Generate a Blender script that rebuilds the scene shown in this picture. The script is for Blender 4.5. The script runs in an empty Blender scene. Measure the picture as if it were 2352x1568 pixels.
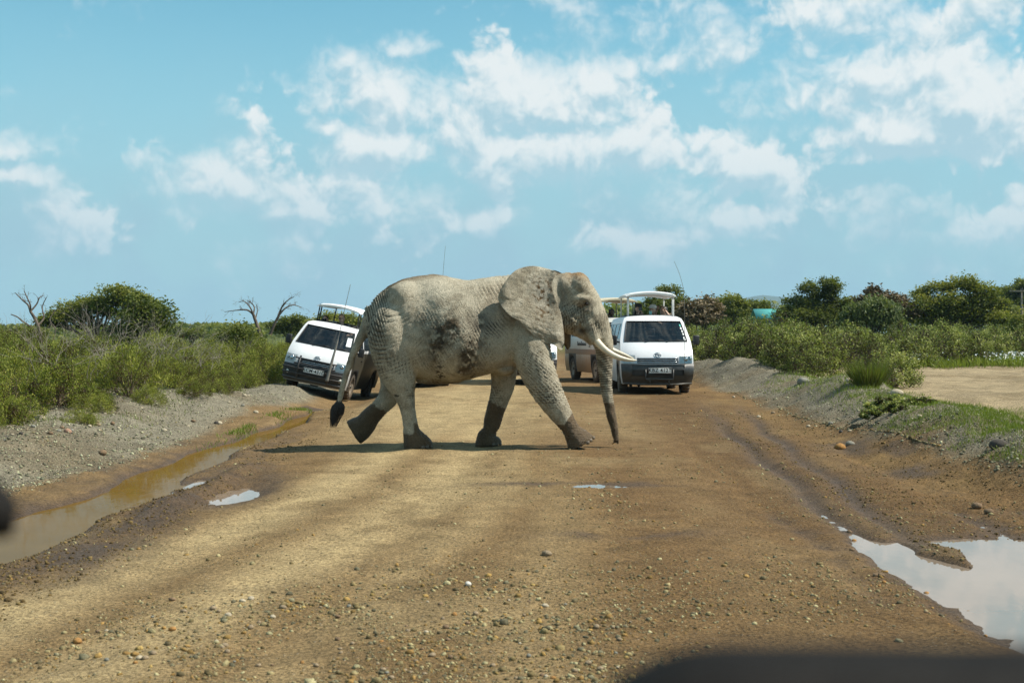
import bpy, bmesh, math, random
import numpy as np

from mathutils import Vector, Matrix, noise as mnoise

random.seed(7); RNG = np.random.default_rng(7)
SC = bpy.context.scene
COL = SC.collection
R = math.radians

# ------------------------------------------------------------------ camera
CAM_H = 1.6
FPX = 3267.0           # focal length in pixels of a 2352 px wide picture
HOR = 765.0            # horizon row of that picture (784 = centre)
cam = bpy.data.cameras.new('camera'); camo = bpy.data.objects.new('camera', cam); COL.objects.link(camo)
cam.sensor_width = 36.0; cam.lens = 36.0 * FPX / 2352.0
cam.shift_y = -(784.0 - HOR) / 2352.0
cam.clip_start = 0.05; cam.clip_end = 60000
camo.location = (0, 0, CAM_H); camo.rotation_euler = (R(90), 0, 0)
cam.dof.use_dof = True; cam.dof.focus_distance = 21.5; cam.dof.aperture_fstop = 5.6
SC.camera = camo
SC.view_settings.view_transform = 'Standard'; SC.view_settings.look = 'None'
SC.view_settings.exposure = 0.43; SC.view_settings.gamma = 1.0
SC.cycles.max_bounces = 6; SC.cycles.diffuse_bounces = 2; SC.cycles.glossy_bounces = 3
SC.cycles.transparent_max_bounces = 12; SC.cycles.transmission_bounces = 4; SC.cycles.volume_bounces = 0
SC.cycles.caustics_reflective = False; SC.cycles.caustics_refractive = False
SC.cycles.sample_clamp_indirect = 4.0

# ------------------------------------------------------------------ light
SUN_EL, SUN_AZ = R(51), R(94)      # azimuth clockwise from +Y (view direction): 90 = right
sv = Vector((math.cos(SUN_EL) * math.sin(SUN_AZ), math.cos(SUN_EL) * math.cos(SUN_AZ), math.sin(SUN_EL)))
sun = bpy.data.lights.new('sun', 'SUN'); suno = bpy.data.objects.new('sun', sun); COL.objects.link(suno)
sun.energy = 5.0; sun.angle = R(0.53); sun.color = (1.0, 0.94, 0.84)
suno.rotation_euler = (-sv).to_track_quat('-Z', 'Y').to_euler(); suno.location = (0, 0, 30)

class NT:
    """small helper for node trees"""
    def __init__(s, tree): s.t = tree; s.n = tree.nodes; s.l = tree.links
    def a(s, typ, **kw):
        nd = s.n.new(typ)
        ins = kw.pop('ins', {})
        for k, v in kw.items(): setattr(nd, k, v)
        for k, v in ins.items(): s.put(nd, k, v)
        return nd
    def put(s, nd, k, v):
        sock = nd.inputs[k]
        if isinstance(v, bpy.types.NodeSocket): s.l.new(v, sock)
        elif isinstance(v, bpy.types.Node): s.l.new(v.outputs[0], sock)
        else:
            if hasattr(sock, 'default_value'):
                try: sock.default_value = v
                except Exception: sock.default_value = (*v, 1.0)
    def m(s, op, a, b=0.0, c=None, clamp=False):
        nd = s.n.new('ShaderNodeMath'); nd.operation = op; nd.use_clamp = clamp
        s.put(nd, 0, a); s.put(nd, 1, b)
        if c is not None: s.put(nd, 2, c)
        return nd.outputs[0]
    def mix(s, f, a, b, mode='MIX'):
        nd = s.n.new('ShaderNodeMix'); nd.data_type = 'RGBA'; nd.blend_type = mode
        s.put(nd, 0, f); s.put(nd, 6, a if not isinstance(a, tuple) else (*a[:3], 1)); s.put(nd, 7, b if not isinstance(b, tuple) else (*b[:3], 1))
        return nd.outputs[2]
    def noise(s, vec, scale, detail=4, rough=0.5, dist=0.0, dim='3D', out=0):
        nd = s.n.new('ShaderNodeTexNoise'); nd.noise_dimensions = dim
        if vec is not None: s.put(nd, 'Vector', vec)
        s.put(nd, 'Scale', scale); s.put(nd, 'Detail', detail); s.put(nd, 'Roughness', rough); s.put(nd, 'Distortion', dist)
        return nd.outputs[out]
    def ramp(s, f, stops, interp='LINEAR'):
        nd = s.n.new('ShaderNodeValToRGB'); s.put(nd, 0, f); cr = nd.color_ramp; cr.interpolation = interp
        while len(cr.elements) < len(stops): cr.elements.new(0.5)
        for e, (p, c) in zip(cr.elements, stops):
            e.position = p; e.color = (*c, 1) if len(c) == 3 else c
        return nd.outputs[0]
    def mr(s, v, a, b, c=0.0, d=1.0, smooth=True):
        nd = s.n.new('ShaderNodeMapRange'); nd.interpolation_type = 'SMOOTHSTEP' if smooth else 'LINEAR'
        for k, x in zip((0, 1, 2, 3, 4), (v, a, b, c, d)): s.put(nd, k, x)
        return nd.outputs[0]

# ------------------------------------------------------------------ sky with clouds
world = bpy.data.worlds.new('World'); SC.world = world; world.use_nodes = True
W = NT(world.node_tree); W.n.clear()
sky = W.a('ShaderNodeTexSky', sky_type='NISHITA', sun_disc=False, sun_elevation=SUN_EL, sun_rotation=SUN_AZ,
          altitude=1100, air_density=1.0, dust_density=0.2, ozone_density=2.0)
tc = W.a('ShaderNodeTexCoord')
sep = W.a('ShaderNodeSeparateXYZ', ins={0: tc.outputs['Generated']})
X, Y, Zc = sep.outputs
az = W.m('ARCTAN2', X, Y)                    # radians, 0 straight ahead
el = W.m('ARCSINE', Zc)
AZ = W.m('MULTIPLY', az, FPX / 100.0)        # sky coordinates: 1 unit = 100 px of the picture near its centre
EL = W.m('MULTIPLY', el, FPX / 100.0)
pos = W.a('ShaderNodeCombineXYZ', ins={0: AZ, 1: EL, 2: 0.0}).outputs[0]
warp = W.noise(pos, 0.55, 3, 0.55, out=1, dim='2D')
wv = W.a('ShaderNodeVectorMath', operation='SUBTRACT', ins={0: warp, 1: (0.5, 0.5, 0.5)}).outputs[0]
wv = W.a('ShaderNodeVectorMath', operation='MULTIPLY', ins={0: wv, 1: (0.65, 0.55, 0)}).outputs[0]
wpos = W.a('ShaderNodeVectorMath', operation='ADD', ins={0: pos, 1: wv}).outputs[0]
# clouds: (u, v, half width, half height, weight) in picture pixels, then carried on by noise all round the sky
CL = [(1215, 245, 190, 120, 1.0), (1350, 240, 110, 110, 1.0), (1270, 345, 280, 95, .95), (1430, 330, 120, 80, .8),
      (905, 235, 180, 95, .8), (930, 125, 90, 40, .55), (870, 345, 160, 60, .85), (760, 300, 60, 35, .7),
      (540, 420, 250, 100, .62), (860, 450, 260, 120, .62), (690, 490, 120, 45, .7), (1100, 510, 110, 40, .7), (590, 280, 90, 50, .5),
      (2150, 270, 380, 130, .95), (1990, 205, 140, 80, .75), (1690, 385, 170, 85, .8), (1560, 450, 120, 80, .6), (1690, 505, 200, 50, .6),
      (2100, 60, 720, 130, .62), (1560, 155, 220, 40, .4), (2020, 480, 200, 90, .55), (1930, 375, 90, 45, .55),
      (40, 370, 100, 32, .8), (50, 425, 160, 30, .8), (215, 520, 140, 90, .6), (660, 570, 190, 60, .5), (1440, 575, 240, 60, .48), (2280, 510, 300, 110, .5)]
# the same weather carried on outside the picture
far = W.m('MAXIMUM', W.mr(W.m('ABSOLUTE', AZ), 12.5, 17.0), W.mr(EL, 7.7, 12.0))
gen = W.mr(W.noise(pos, 0.16, 4, 0.55, dim='2D'), 0.42, 0.70, 0.0, 0.95)
def field(off, det):
    p2 = W.a('ShaderNodeVectorMath', operation='ADD', ins={0: wpos, 1: off}).outputs[0]
    cov = None
    for (u, v, a, b, w) in CL:
        sx_, sy_ = 100.0 / a, 100.0 / b
        d = W.a('ShaderNodeVectorMath', operation='MULTIPLY_ADD', ins={0: p2, 1: (sx_, sy_, 0), 2: (-(u - 1176) / 100 * sx_, -(HOR - v) / 100 * sy_, 0)}).outputs[0]
        ln = W.a('ShaderNodeVectorMath', operation='LENGTH', ins={0: d}).outputs[1]
        g = W.m('MULTIPLY_ADD', ln, -w * .80, w * 1.38)
        cov = W.m('MAXIMUM', 0.0 if cov is None else cov, g)
    cov = W.m('ADD', W.m('MULTIPLY', cov, W.m('SUBTRACT', 1.0, far)), W.m('MULTIPLY', gen, far))
    n = W.m('ADD', W.noise(p2, 0.75, det, 0.54, dim='2D'), W.m('MULTIPLY', W.m('ABSOLUTE', W.m('SUBTRACT', W.noise(p2, 1.7, 3, 0.5, dim='2D'), .5)), .5))
    return W.m('ADD', cov, W.m('MULTIPLY', W.m('SUBTRACT', n, 0.56), 1.55))
fld = field((0, 0, 0), 8); fup = field((0.10, 0.34, 0), 4)
soft = W.noise(pos, 0.4, 2, 0.5, dim='2D')                                # crisp heads here, frayed edges there
dens = W.mr(fld, W.mr(soft, .4, .6, .10, .34), W.mr(soft, .38, .62, 1.0, .66))
lit = W.mr(W.m('SUBTRACT', fld, fup), -0.32, 0.30)
lowhz = W.mr(EL, 4.8, 0.6)                         # clouds far off near the horizon sink into the milky air
ccol = W.mix(lit, (0.455, 0.655, 0.74), (0.93, 0.95, 0.935))
ccol = W.mix(W.m('MULTIPLY', lowhz, 0.50), ccol, (0.52, 0.70, 0.775))
veil = W.noise(pos, 0.34, 5, 0.55, dim='2D')
veil = W.m('MULTIPLY', W.mr(veil, 0.34, 0.66, .88, 1.0), W.mr(EL, 8.5, 1.8, 0.06, 1.0))
SKYSTR = 0.13
skt = W.mix(1.0, sky.outputs[0], (0.74, 1.26, 1.06), 'MULTIPLY')
skn = W.a('ShaderNodeVectorMath', operation='SCALE', ins={0: skt, 'Scale': SKYSTR}).outputs[0]
s1 = W.mix(veil, skn, (0.365, 0.590, 0.685))
dd = W.m('MULTIPLY', dens, W.m('SUBTRACT', 0.90, W.m('MULTIPLY', lowhz, 0.28)))
s2 = W.mix(dd, s1, ccol)
bg = W.a('ShaderNodeBackground', ins={0: s2, 1: 0.74})
wo = W.a('ShaderNodeOutputWorld', ins={0: bg})
world.cycles.sampling_method = 'MANUAL'; world.cycles.sample_map_resolution = 256

# ------------------------------------------------------------------ helpers
def tag(o, label=None, cat=None, group=None, kind=None):
    if label: o['label'] = label
    if cat: o['category'] = cat
    if group: o['group'] = group
    if kind: o['kind'] = kind
    return o
def empty(name, loc=(0, 0, 0), rot=(0, 0, 0), parent=None):
    o = bpy.data.objects.new(name, None); COL.objects.link(o); o.location = loc; o.rotation_euler = rot; o.empty_display_size = 0.2
    if parent: o.parent = parent
    return o
def link(name, me, mat=None, parent=None, loc=None, rot=None):
    o = bpy.data.objects.new(name, me); COL.objects.link(o)
    if mat is not None and not me.materials: me.materials.append(mat)
    if parent: o.parent = parent
    if loc is not None: o.location = loc
    if rot is not None: o.rotation_euler = rot
    return o
def mesh_np(name, V, F, smooth=True):
    """V (n,3) array; F (m,k) int array with k = 3 or 4, or a list of lists"""
    me = bpy.data.meshes.new(name)
    V = np.asarray(V, dtype=np.float32)
    if isinstance(F, np.ndarray):
        k = F.shape[1]; m = F.shape[0]
        me.vertices.add(len(V)); me.vertices.foreach_set('co', V.ravel())
        me.loops.add(m * k); me.loops.foreach_set('vertex_index', F.astype(np.int32).ravel())
        me.polygons.add(m); me.polygons.foreach_set('loop_start', np.arange(0, m * k, k, dtype=np.int32))
        me.polygons.foreach_set('loop_total', np.full(m, k, dtype=np.int32))
    else:
        me.from_pydata([tuple(map(float, v)) for v in V], [], [list(map(int, f)) for f in F])
    me.update(calc_edges=True); me.validate()
    if smooth: me.polygons.foreach_set('use_smooth', np.ones(len(me.polygons), dtype=bool))
    return me
def vcol(me, name, C):
    at = me.color_attributes.new(name, 'FLOAT_COLOR', 'POINT')
    C = np.asarray(C, dtype=np.float32)
    if C.shape[1] == 3: C = np.concatenate([C, np.ones((len(C), 1), np.float32)], 1)
    at.data.foreach_set('color', C.ravel())
def vfloat(me, name, A):
    at = me.attributes.new(name, 'FLOAT', 'POINT'); at.data.foreach_set('value', np.asarray(A, dtype=np.float32).ravel())
def sstep(a, b, x):
    t = np.clip((x - a) / (b - a), 0, 1); return t * t * (3 - 2 * t)
def _h(ix, iy, iz, seed):
    h = (ix.astype(np.uint32) * np.uint32(374761393) + iy.astype(np.uint32) * np.uint32(668265263) + iz.astype(np.uint32) * np.uint32(2147483647 & 1274126177) + np.uint32(seed * 974711 + 12345))
    h = (h ^ (h >> np.uint32(13))) * np.uint32(1274126177); h = h ^ (h >> np.uint32(16))
    return (h & np.uint32(0xffffff)).astype(np.float64) / float(0xffffff)
def vnoise(x, y, z=None, seed=0):
    x = np.asarray(x, float); y = np.asarray(y, float); flat = z is None; x, y = np.broadcast_arrays(x, y); z = np.zeros_like(x) if flat else np.asarray(z, float)
    ix, iy, iz = np.floor(x), np.floor(y), np.floor(z)
    fx, fy, fz = x - ix, y - iy, z - iz
    ix, iy, iz = ix.astype(np.int64), iy.astype(np.int64), iz.astype(np.int64)
    sx, sy, sz = fx * fx * (3 - 2 * fx), fy * fy * (3 - 2 * fy), fz * fz * (3 - 2 * fz)
    r = 0
    for a in (0, 1):
        for b in (0, 1):
            for c in ((0,) if flat else (0, 1)):
                w = (sx if a else 1 - sx) * (sy if b else 1 - sy) * (sz if c else 1 - sz)
                r = r + w * _h(ix + a, iy + b, iz + c, seed)
    return r                                            # 0..1
def fbm(x, y, z=None, oct=4, seed=0, rough=0.5):
    x = np.asarray(x, float); y = np.asarray(y, float)
    t = 0; amp = 1; s = 0
    for k in range(oct):
        t = t + amp * vnoise(x * 2 ** k, y * 2 ** k, None if z is None else np.asarray(z, float) * 2 ** k, seed + 17 * k); s += amp; amp *= rough
    return t / s
def catmull(P, n):
    """smooth resampling of control rows (k,d) -> (n,d)"""
    P = np.asarray(P, float); k = len(P); t = np.linspace(0, k - 1, n); i = np.clip(t.astype(int), 0, k - 2); f = (t - i)[:, None]
    p0 = P[np.maximum(i - 1, 0)]; p1 = P[i]; p2 = P[i + 1]; p3 = P[np.minimum(i + 2, k - 1)]
    return 0.5 * ((2 * p1) + (-p0 + p2) * f + (2 * p0 - 5 * p1 + 4 * p2 - p3) * f ** 2 + (-p0 + 3 * p1 - 3 * p2 + p3) * f ** 3)
def tube_arrays(pts, rad, nseg=8, caps=True, rad2=None, side=None):
    """tube along pts with radius rad (and rad2 across 'side'); returns V,F(list)"""
    pts = np.asarray(pts, float); n = len(pts); rad = np.broadcast_to(np.asarray(rad, float), (n,)); rad2 = rad if rad2 is None else np.broadcast_to(np.asarray(rad2, float), (n,))
    T = np.gradient(pts, axis=0); T /= np.maximum(np.linalg.norm(T, axis=1, keepdims=True), 1e-9)
    ref = np.array([0, 0, 1.0]) if side is None else np.asarray(side, float)
    V = []
    prev = None
    for i in range(n):
        t = T[i]
        if side is None:
            if prev is None:
                ref = np.array([0, 0, 1.0]) if abs(t[2]) < 0.9 else np.array([1.0, 0, 0])
            else: ref = prev
        b = ref - t * np.dot(ref, t); b /= max(np.linalg.norm(b), 1e-9); a = np.cross(t, b); prev = b
        for j in range(nseg):
            an = 2 * math.pi * j / nseg
            V.append(pts[i] + a * rad[i] * math.cos(an) + b * rad2[i] * math.sin(an))
    F = [[i * nseg + j, i * nseg + (j + 1) % nseg, (i + 1) * nseg + (j + 1) % nseg, (i + 1) * nseg + j] for i in range(n - 1) for j in range(nseg)]
    if caps:
        F.append(list(range(nseg))[::-1]); F.append([(n - 1) * nseg + j for j in range(nseg)])
    return np.array(V), F
class MB:
    """collects shapes and links them as one mesh object"""
    def __init__(s): s.V = []; s.F = []; s.n = 0
    def add(s, V, F):
        V = np.asarray(V, float)
        s.V.append(V); s.F += [[i + s.n for i in f] for f in F]; s.n += len(V); return s
    def box(s, c, d, rot=None, bev=0.0):
        x, y, z = [k / 2 for k in d]
        if bev <= 0:
            V = np.array([(i * x, j * y, k * z) for i in (-1, 1) for j in (-1, 1) for k in (-1, 1)])
            F = [[0, 1, 3, 2], [4, 6, 7, 5], [0, 4, 5, 1], [2, 3, 7, 6], [0, 2, 6, 4], [1, 5, 7, 3]]
        else:
            bm = bmesh.new(); bmesh.ops.create_cube(bm, size=1); bmesh.ops.scale(bm, vec=d, verts=bm.verts)
            bmesh.ops.bevel(bm, geom=bm.edges[:], offset=bev, segments=2, affect='EDGES', profile=0.6)
            bm.verts.index_update(); V = np.array([v.co[:] for v in bm.verts]); F = [[v.index for v in f.verts] for f in bm.faces]; bm.free()
        if rot is not None: V = V @ np.array(rot.to_3x3()).T
        return s.add(V + np.asarray(c, float), F)
    def tube(s, pts, r, nseg=8, **k): return s.add(*tube_arrays(pts, r, nseg, **k))
    def ell(s, c, r, nu=14, nv=9, rot=None):
        V = []; F = []
        for i in range(nv + 1):
            ph = math.pi * i / nv
            for j in range(nu):
                th = 2 * math.pi * j / nu; V.append((r[0] * math.sin(ph) * math.cos(th), r[1] * math.sin(ph) * math.sin(th), r[2] * math.cos(ph)))
        for i in range(nv):
            for j in range(nu): F.append([i * nu + j, (i + 1) * nu + j, (i + 1) * nu + (j + 1) % nu, i * nu + (j + 1) % nu])
        V = np.array(V)
        if rot is not None: V = V @ np.array(rot.to_3x3()).T
        return s.add(V + np.asarray(c, float), F)
    def mesh(s, name, smooth=True):
        V = np.concatenate(s.V); used = np.unique(np.concatenate([np.asarray(f, int) for f in s.F])); rm = np.zeros(len(V), int); rm[used] = np.arange(len(used))
        return mesh_np(name, V[used], [[rm[i] for i in f] for f in s.F], smooth)
    def build(s, name, mat, parent=None, smooth=True, loc=None, rot=None):
        return link(name, s.mesh(name, smooth), mat, parent, loc, rot)
def px(u, v, y): return np.array([(u - 1176) * y / FPX, y, CAM_H - (v - HOR) * y / FPX])
def gd(u, v, z=0.0):
    y = (CAM_H - z) * FPX / (v - HOR); return np.array([(u - 1176) * y / FPX, y, z])

def pbr(name, color=(.5, .5, .5), rough=0.6, metal=0.0, spec=0.5, var=0.0, vscale=8.0, bump=0.0, bscale=60.0, coat=0.0, emit=None, dirt=None):
    """general procedural material: base colour with noise variation, fine bump, optional dirt towards the ground"""
    m = bpy.data.materials.new(name); m.use_nodes = True; t = NT(m.node_tree); b = t.n['Principled BSDF']
    tcn = t.a('ShaderNodeTexCoord'); vec = tcn.outputs['Object']
    col = (*color, 1)
    if var > 0:
        f = t.noise(vec, vscale, 5, 0.6)
        col = t.mix(t.mr(f, 0.3, 0.7), tuple(c * (1 - var) for c in color), tuple(min(1, c * (1 + var * 0.6)) for c in color))
    if dirt:
        sp = t.a('ShaderNodeSeparateXYZ', ins={0: vec}); f = t.noise(vec, 6.0, 6, 0.65)
        k = t.m('MULTIPLY', t.mr(t.m('ADD', sp.outputs[2], t.m('MULTIPLY', t.m('SUBTRACT', f, 0.5), dirt[3])), dirt[2], dirt[1]), dirt[4])
        col = t.mix(k, col, dirt[0])
    t.put(b, 'Base Color', col); t.put(b, 'Roughness', rough); t.put(b, 'Metallic', metal); t.put(b, 'Specular IOR Level', spec)
    if coat: t.put(b, 'Coat Weight', coat); t.put(b, 'Coat Roughness', 0.05)
    if bump > 0:
        bn = t.a('ShaderNodeBump', ins={'Strength': bump, 'Distance': 0.02, 'Height': t.noise(vec, bscale, 5, 0.6)}); t.put(b, 'Normal', bn)
    return m
# ------------------------------------------------------------------ terrain: one height function for everything
def chan_c(y): return -4.18 + 0.07 * np.sin(y * 0.55) + 0.06 * np.sin(y * 1.7 + 1)
def chan_w(y): return np.interp(y, [4, 10, 13.5, 16, 20, 26, 29, 31.5], [0.40, 0.33, 0.28, 0.25, 0.21, 0.18, 0.15, 0.04])
def pud_f(x, y):
    """right-hand puddle: > 0 inside"""
    n = (fbm(x * 1.6, y * 1.0, oct=5, seed=41) - 0.5) * 1.1 + (fbm(x * 7, y * 4, oct=3, seed=42) - 0.5) * 0.25
    left = np.interp(y, [5, 7.6, 9.0, 10.2, 11.2, 12.0], [2.9, 2.70, 2.62, 2.58, 2.6, 2.9])
    f = np.minimum((x - left) * 1.2, (11.45 - y) * 0.9)
    f = np.minimum(f, (5.6 - x) * 1.0); f = np.minimum(f, (y - 5.5))
    isl = 0.62 - np.abs((x - 3.25) - (y - 10.4) * (-0.05)) * 2.2 - np.abs(y - 10.75) * 0.55
    return np.minimum(f, 0.55) + n * 0.70 - np.maximum(isl, 0) * 2.2
def edges_l(y): return -4.95 + 0.18 * np.sin(y * 0.4)
def height(x, y, fine=True):
    x = np.asarray(x, float); y = np.asarray(y, float)
    near = 1 - sstep(48, 75, y)
    base = 0.19 * sstep(22, 34, y)
    crown = -0.045 * sstep(-1.6, -3.4, x) - 0.012 * ((np.clip(x, -3.5, 5) - 0.7) / 4) ** 2
    h = base + crown
    # left verge
    wob = (fbm(x * 0.5, y * 0.35, oct=3, seed=3) - 0.5)
    st = sstep(24, 31, y) * (1 - sstep(42, 47, y))
    lv = sstep(edges_l(y) + 0.6 * st, edges_l(y) - 2.3 + 1.2 * st, x) * (0.36 + 0.02 * st + 0.25 * wob)
    h = h + lv + 0.25 * sstep(-8, -16, x) * (fbm(x * .15, y * .12, oct=2, seed=9) - 0.3)
    st2 = sstep(28, 33, y) * (1 - sstep(42, 48, y)); h = h - .30 * sstep(-2.7, -4.0, x) * sstep(-9.5, -7.5, x) * st2
    # right berm
    cx = 6.35 + 0.35 * np.sin(y * 0.21 + 1.0); bh = 0.50 + 0.30 * (fbm(y * 0.35, x * 0.15 + 5, oct=3, seed=5) - 0.5) * 1.6
    d = x - cx
    berm = np.where(d < 0, sstep(-1.55, 0.0, d), 1 - sstep(0.0, 1.7, d) * 0.68) * bh * (1 + 0.35 * (fbm(x * 1.1, y * 0.8, oct=3, seed=6) - 0.5))
    fade = 1 - sstep(44, 52, y)
    h = h + np.where(d < 0, berm * fade, berm * fade + (1 - fade) * 0.18 * sstep(0, 1.5, d))
    # left channel
    c = chan_c(y); w = chan_w(y) * (1 + 0.45 * (fbm(x * 0.9, y * 0.9, oct=4, seed=8) - 0.5))
    k = np.exp(-np.abs((x - c) / np.maximum(w * 1.25, 0.02)) ** 2.6) * sstep(33, 30.5, y)
    h = h * (1 - k) + k * (-0.30)
    # torn mud ridge between the channel and the track, with a hollow that holds water
    rg = np.exp(-((x + 3.25 - 0.02 * (y - 15)) / 0.16) ** 2) * sstep(12.3, 13.4, y) * sstep(18.3, 16.6, y)
    h = h + rg * (0.055 + 0.10 * (fbm(x * 5, y * 4, oct=3, seed=12) - 0.4))
    hol = np.exp(-(((x + 2.93) / 0.36) ** 2 + ((y - 14.85) / 0.95) ** 2) ** 1.5)
    h = h - 0.11 * hol
    hol2 = np.exp(-(((x + 3.55) / 0.2) ** 2 + ((y - 16.1) / 0.8) ** 2) ** 1.5)
    h = h - 0.06 * hol2
    # right puddle
    p = pud_f(x, y)
    h = h - 0.03 * sstep(2.2, 2.9, x) * sstep(14, 11, y) * sstep(6.5, 5.2, x) - 0.065 * sstep(-0.20, 0.35, p)
    # wheel ruts
    for (xa, ya, xb, yb, wd, dp) in ((2.75, 11, 3.55, 23.5, .11, .050), (3.15, 11.5, 4.2, 24, .10, .034), (2.3, 9, 2.5, 20, .10, .02), (4.0, 11.5, 4.55, 19, .14, .035)):
        xr = xa + (xb - xa) * (y - ya) / (yb - ya) + 0.05 * np.sin(y * 1.3)
        h = h - dp * np.exp(-((x - xr) / wd) ** 2) * sstep(ya - 1.2, ya, y) * sstep(yb + 2, yb, y)
    for (xr, dp, wd) in ((-2.45, .018, .32), (-1.1, .018, .30), (0.75, .012, .3), (2.1, .012, .28)):
        xx = xr + 0.05 * (y - 8)
        h = h - dp * np.exp(-((x - xx) / wd) ** 2) * sstep(40, 25, y)
    # hollow of the tiny pool in the middle of the road and of the damp patch before it
    for (hx, hy, a, b, dp) in ((0.83, 15.05, .24, .22, .03), (0.9, 11.4, .42, .20, .012)):
        h = h - dp * np.exp(-(((x - hx) / a) ** 2 + ((y - hy) / b) ** 2))
    rough_v = sstep(4.6, 5.6, x) + sstep(-4.6, -5.6, x)
    n1 = fbm(x * 2.2, y * 2.2, oct=4, seed=21) - 0.5
    h = h + n1 * (0.036 + 0.13 * rough_v) * near * (1 - 0.75 * np.clip(k, 0, 1))
    if fine:
        n2 = fbm(x * 13, y * 9, oct=3, seed=22) - 0.5
        mud = np.exp(-((x + 3.2) / 0.5) ** 2) * sstep(11, 13, y) * sstep(20, 17, y) + 0.6 * np.exp(-((x - 4.6) / 0.7) ** 2)
        h = h + n2 * (0.018 + 0.050 * rough_v + 0.045 * mud) * sstep(40, 18, y)
    # towards the far plain
    h = h * near + (1 - near) * (0.25 + 0.004 * np.maximum(y - 75, 0) ** 0.5)
    return h
WATER_L, WATER_R, WATER_S = -0.125, -0.072, -0.095

def axis(segs):
    """segs: list of (start, stop, step)"""
    out = []
    for a, b, s in segs: out += list(np.arange(a, b, s))
    return np.array(out + [segs[-1][1]])
gx = axis([(-6000, -1000, 1000), (-1000, -200, 160), (-200, -40, 16), (-40, -14, 1.0), (-14, -6, .09), (-6, -3.6, .035), (-3.6, 4.9, .035), (4.9, 8.5, .045), (8.5, 18, .12), (18, 50, 1.2), (50, 250, 16), (250, 1000, 150), (1000, 6000, 1000)])
gy = [1.5]
while gy[-1] < 60: gy.append(gy[-1] + max(0.016, 0.00042 * gy[-1] ** 1.9))
gy += list(np.geomspace(gy[-1] * 1.03, 9000, 60)); gy = np.array([-30, -10, -3, 0] + gy)
GX, GY = np.meshgrid(gx, gy)
GZ = height(GX, GY)
nxg, nyg = len(gx), len(gy)
Vt = np.stack([GX.ravel(), GY.ravel(), GZ.ravel()], 1)

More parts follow.
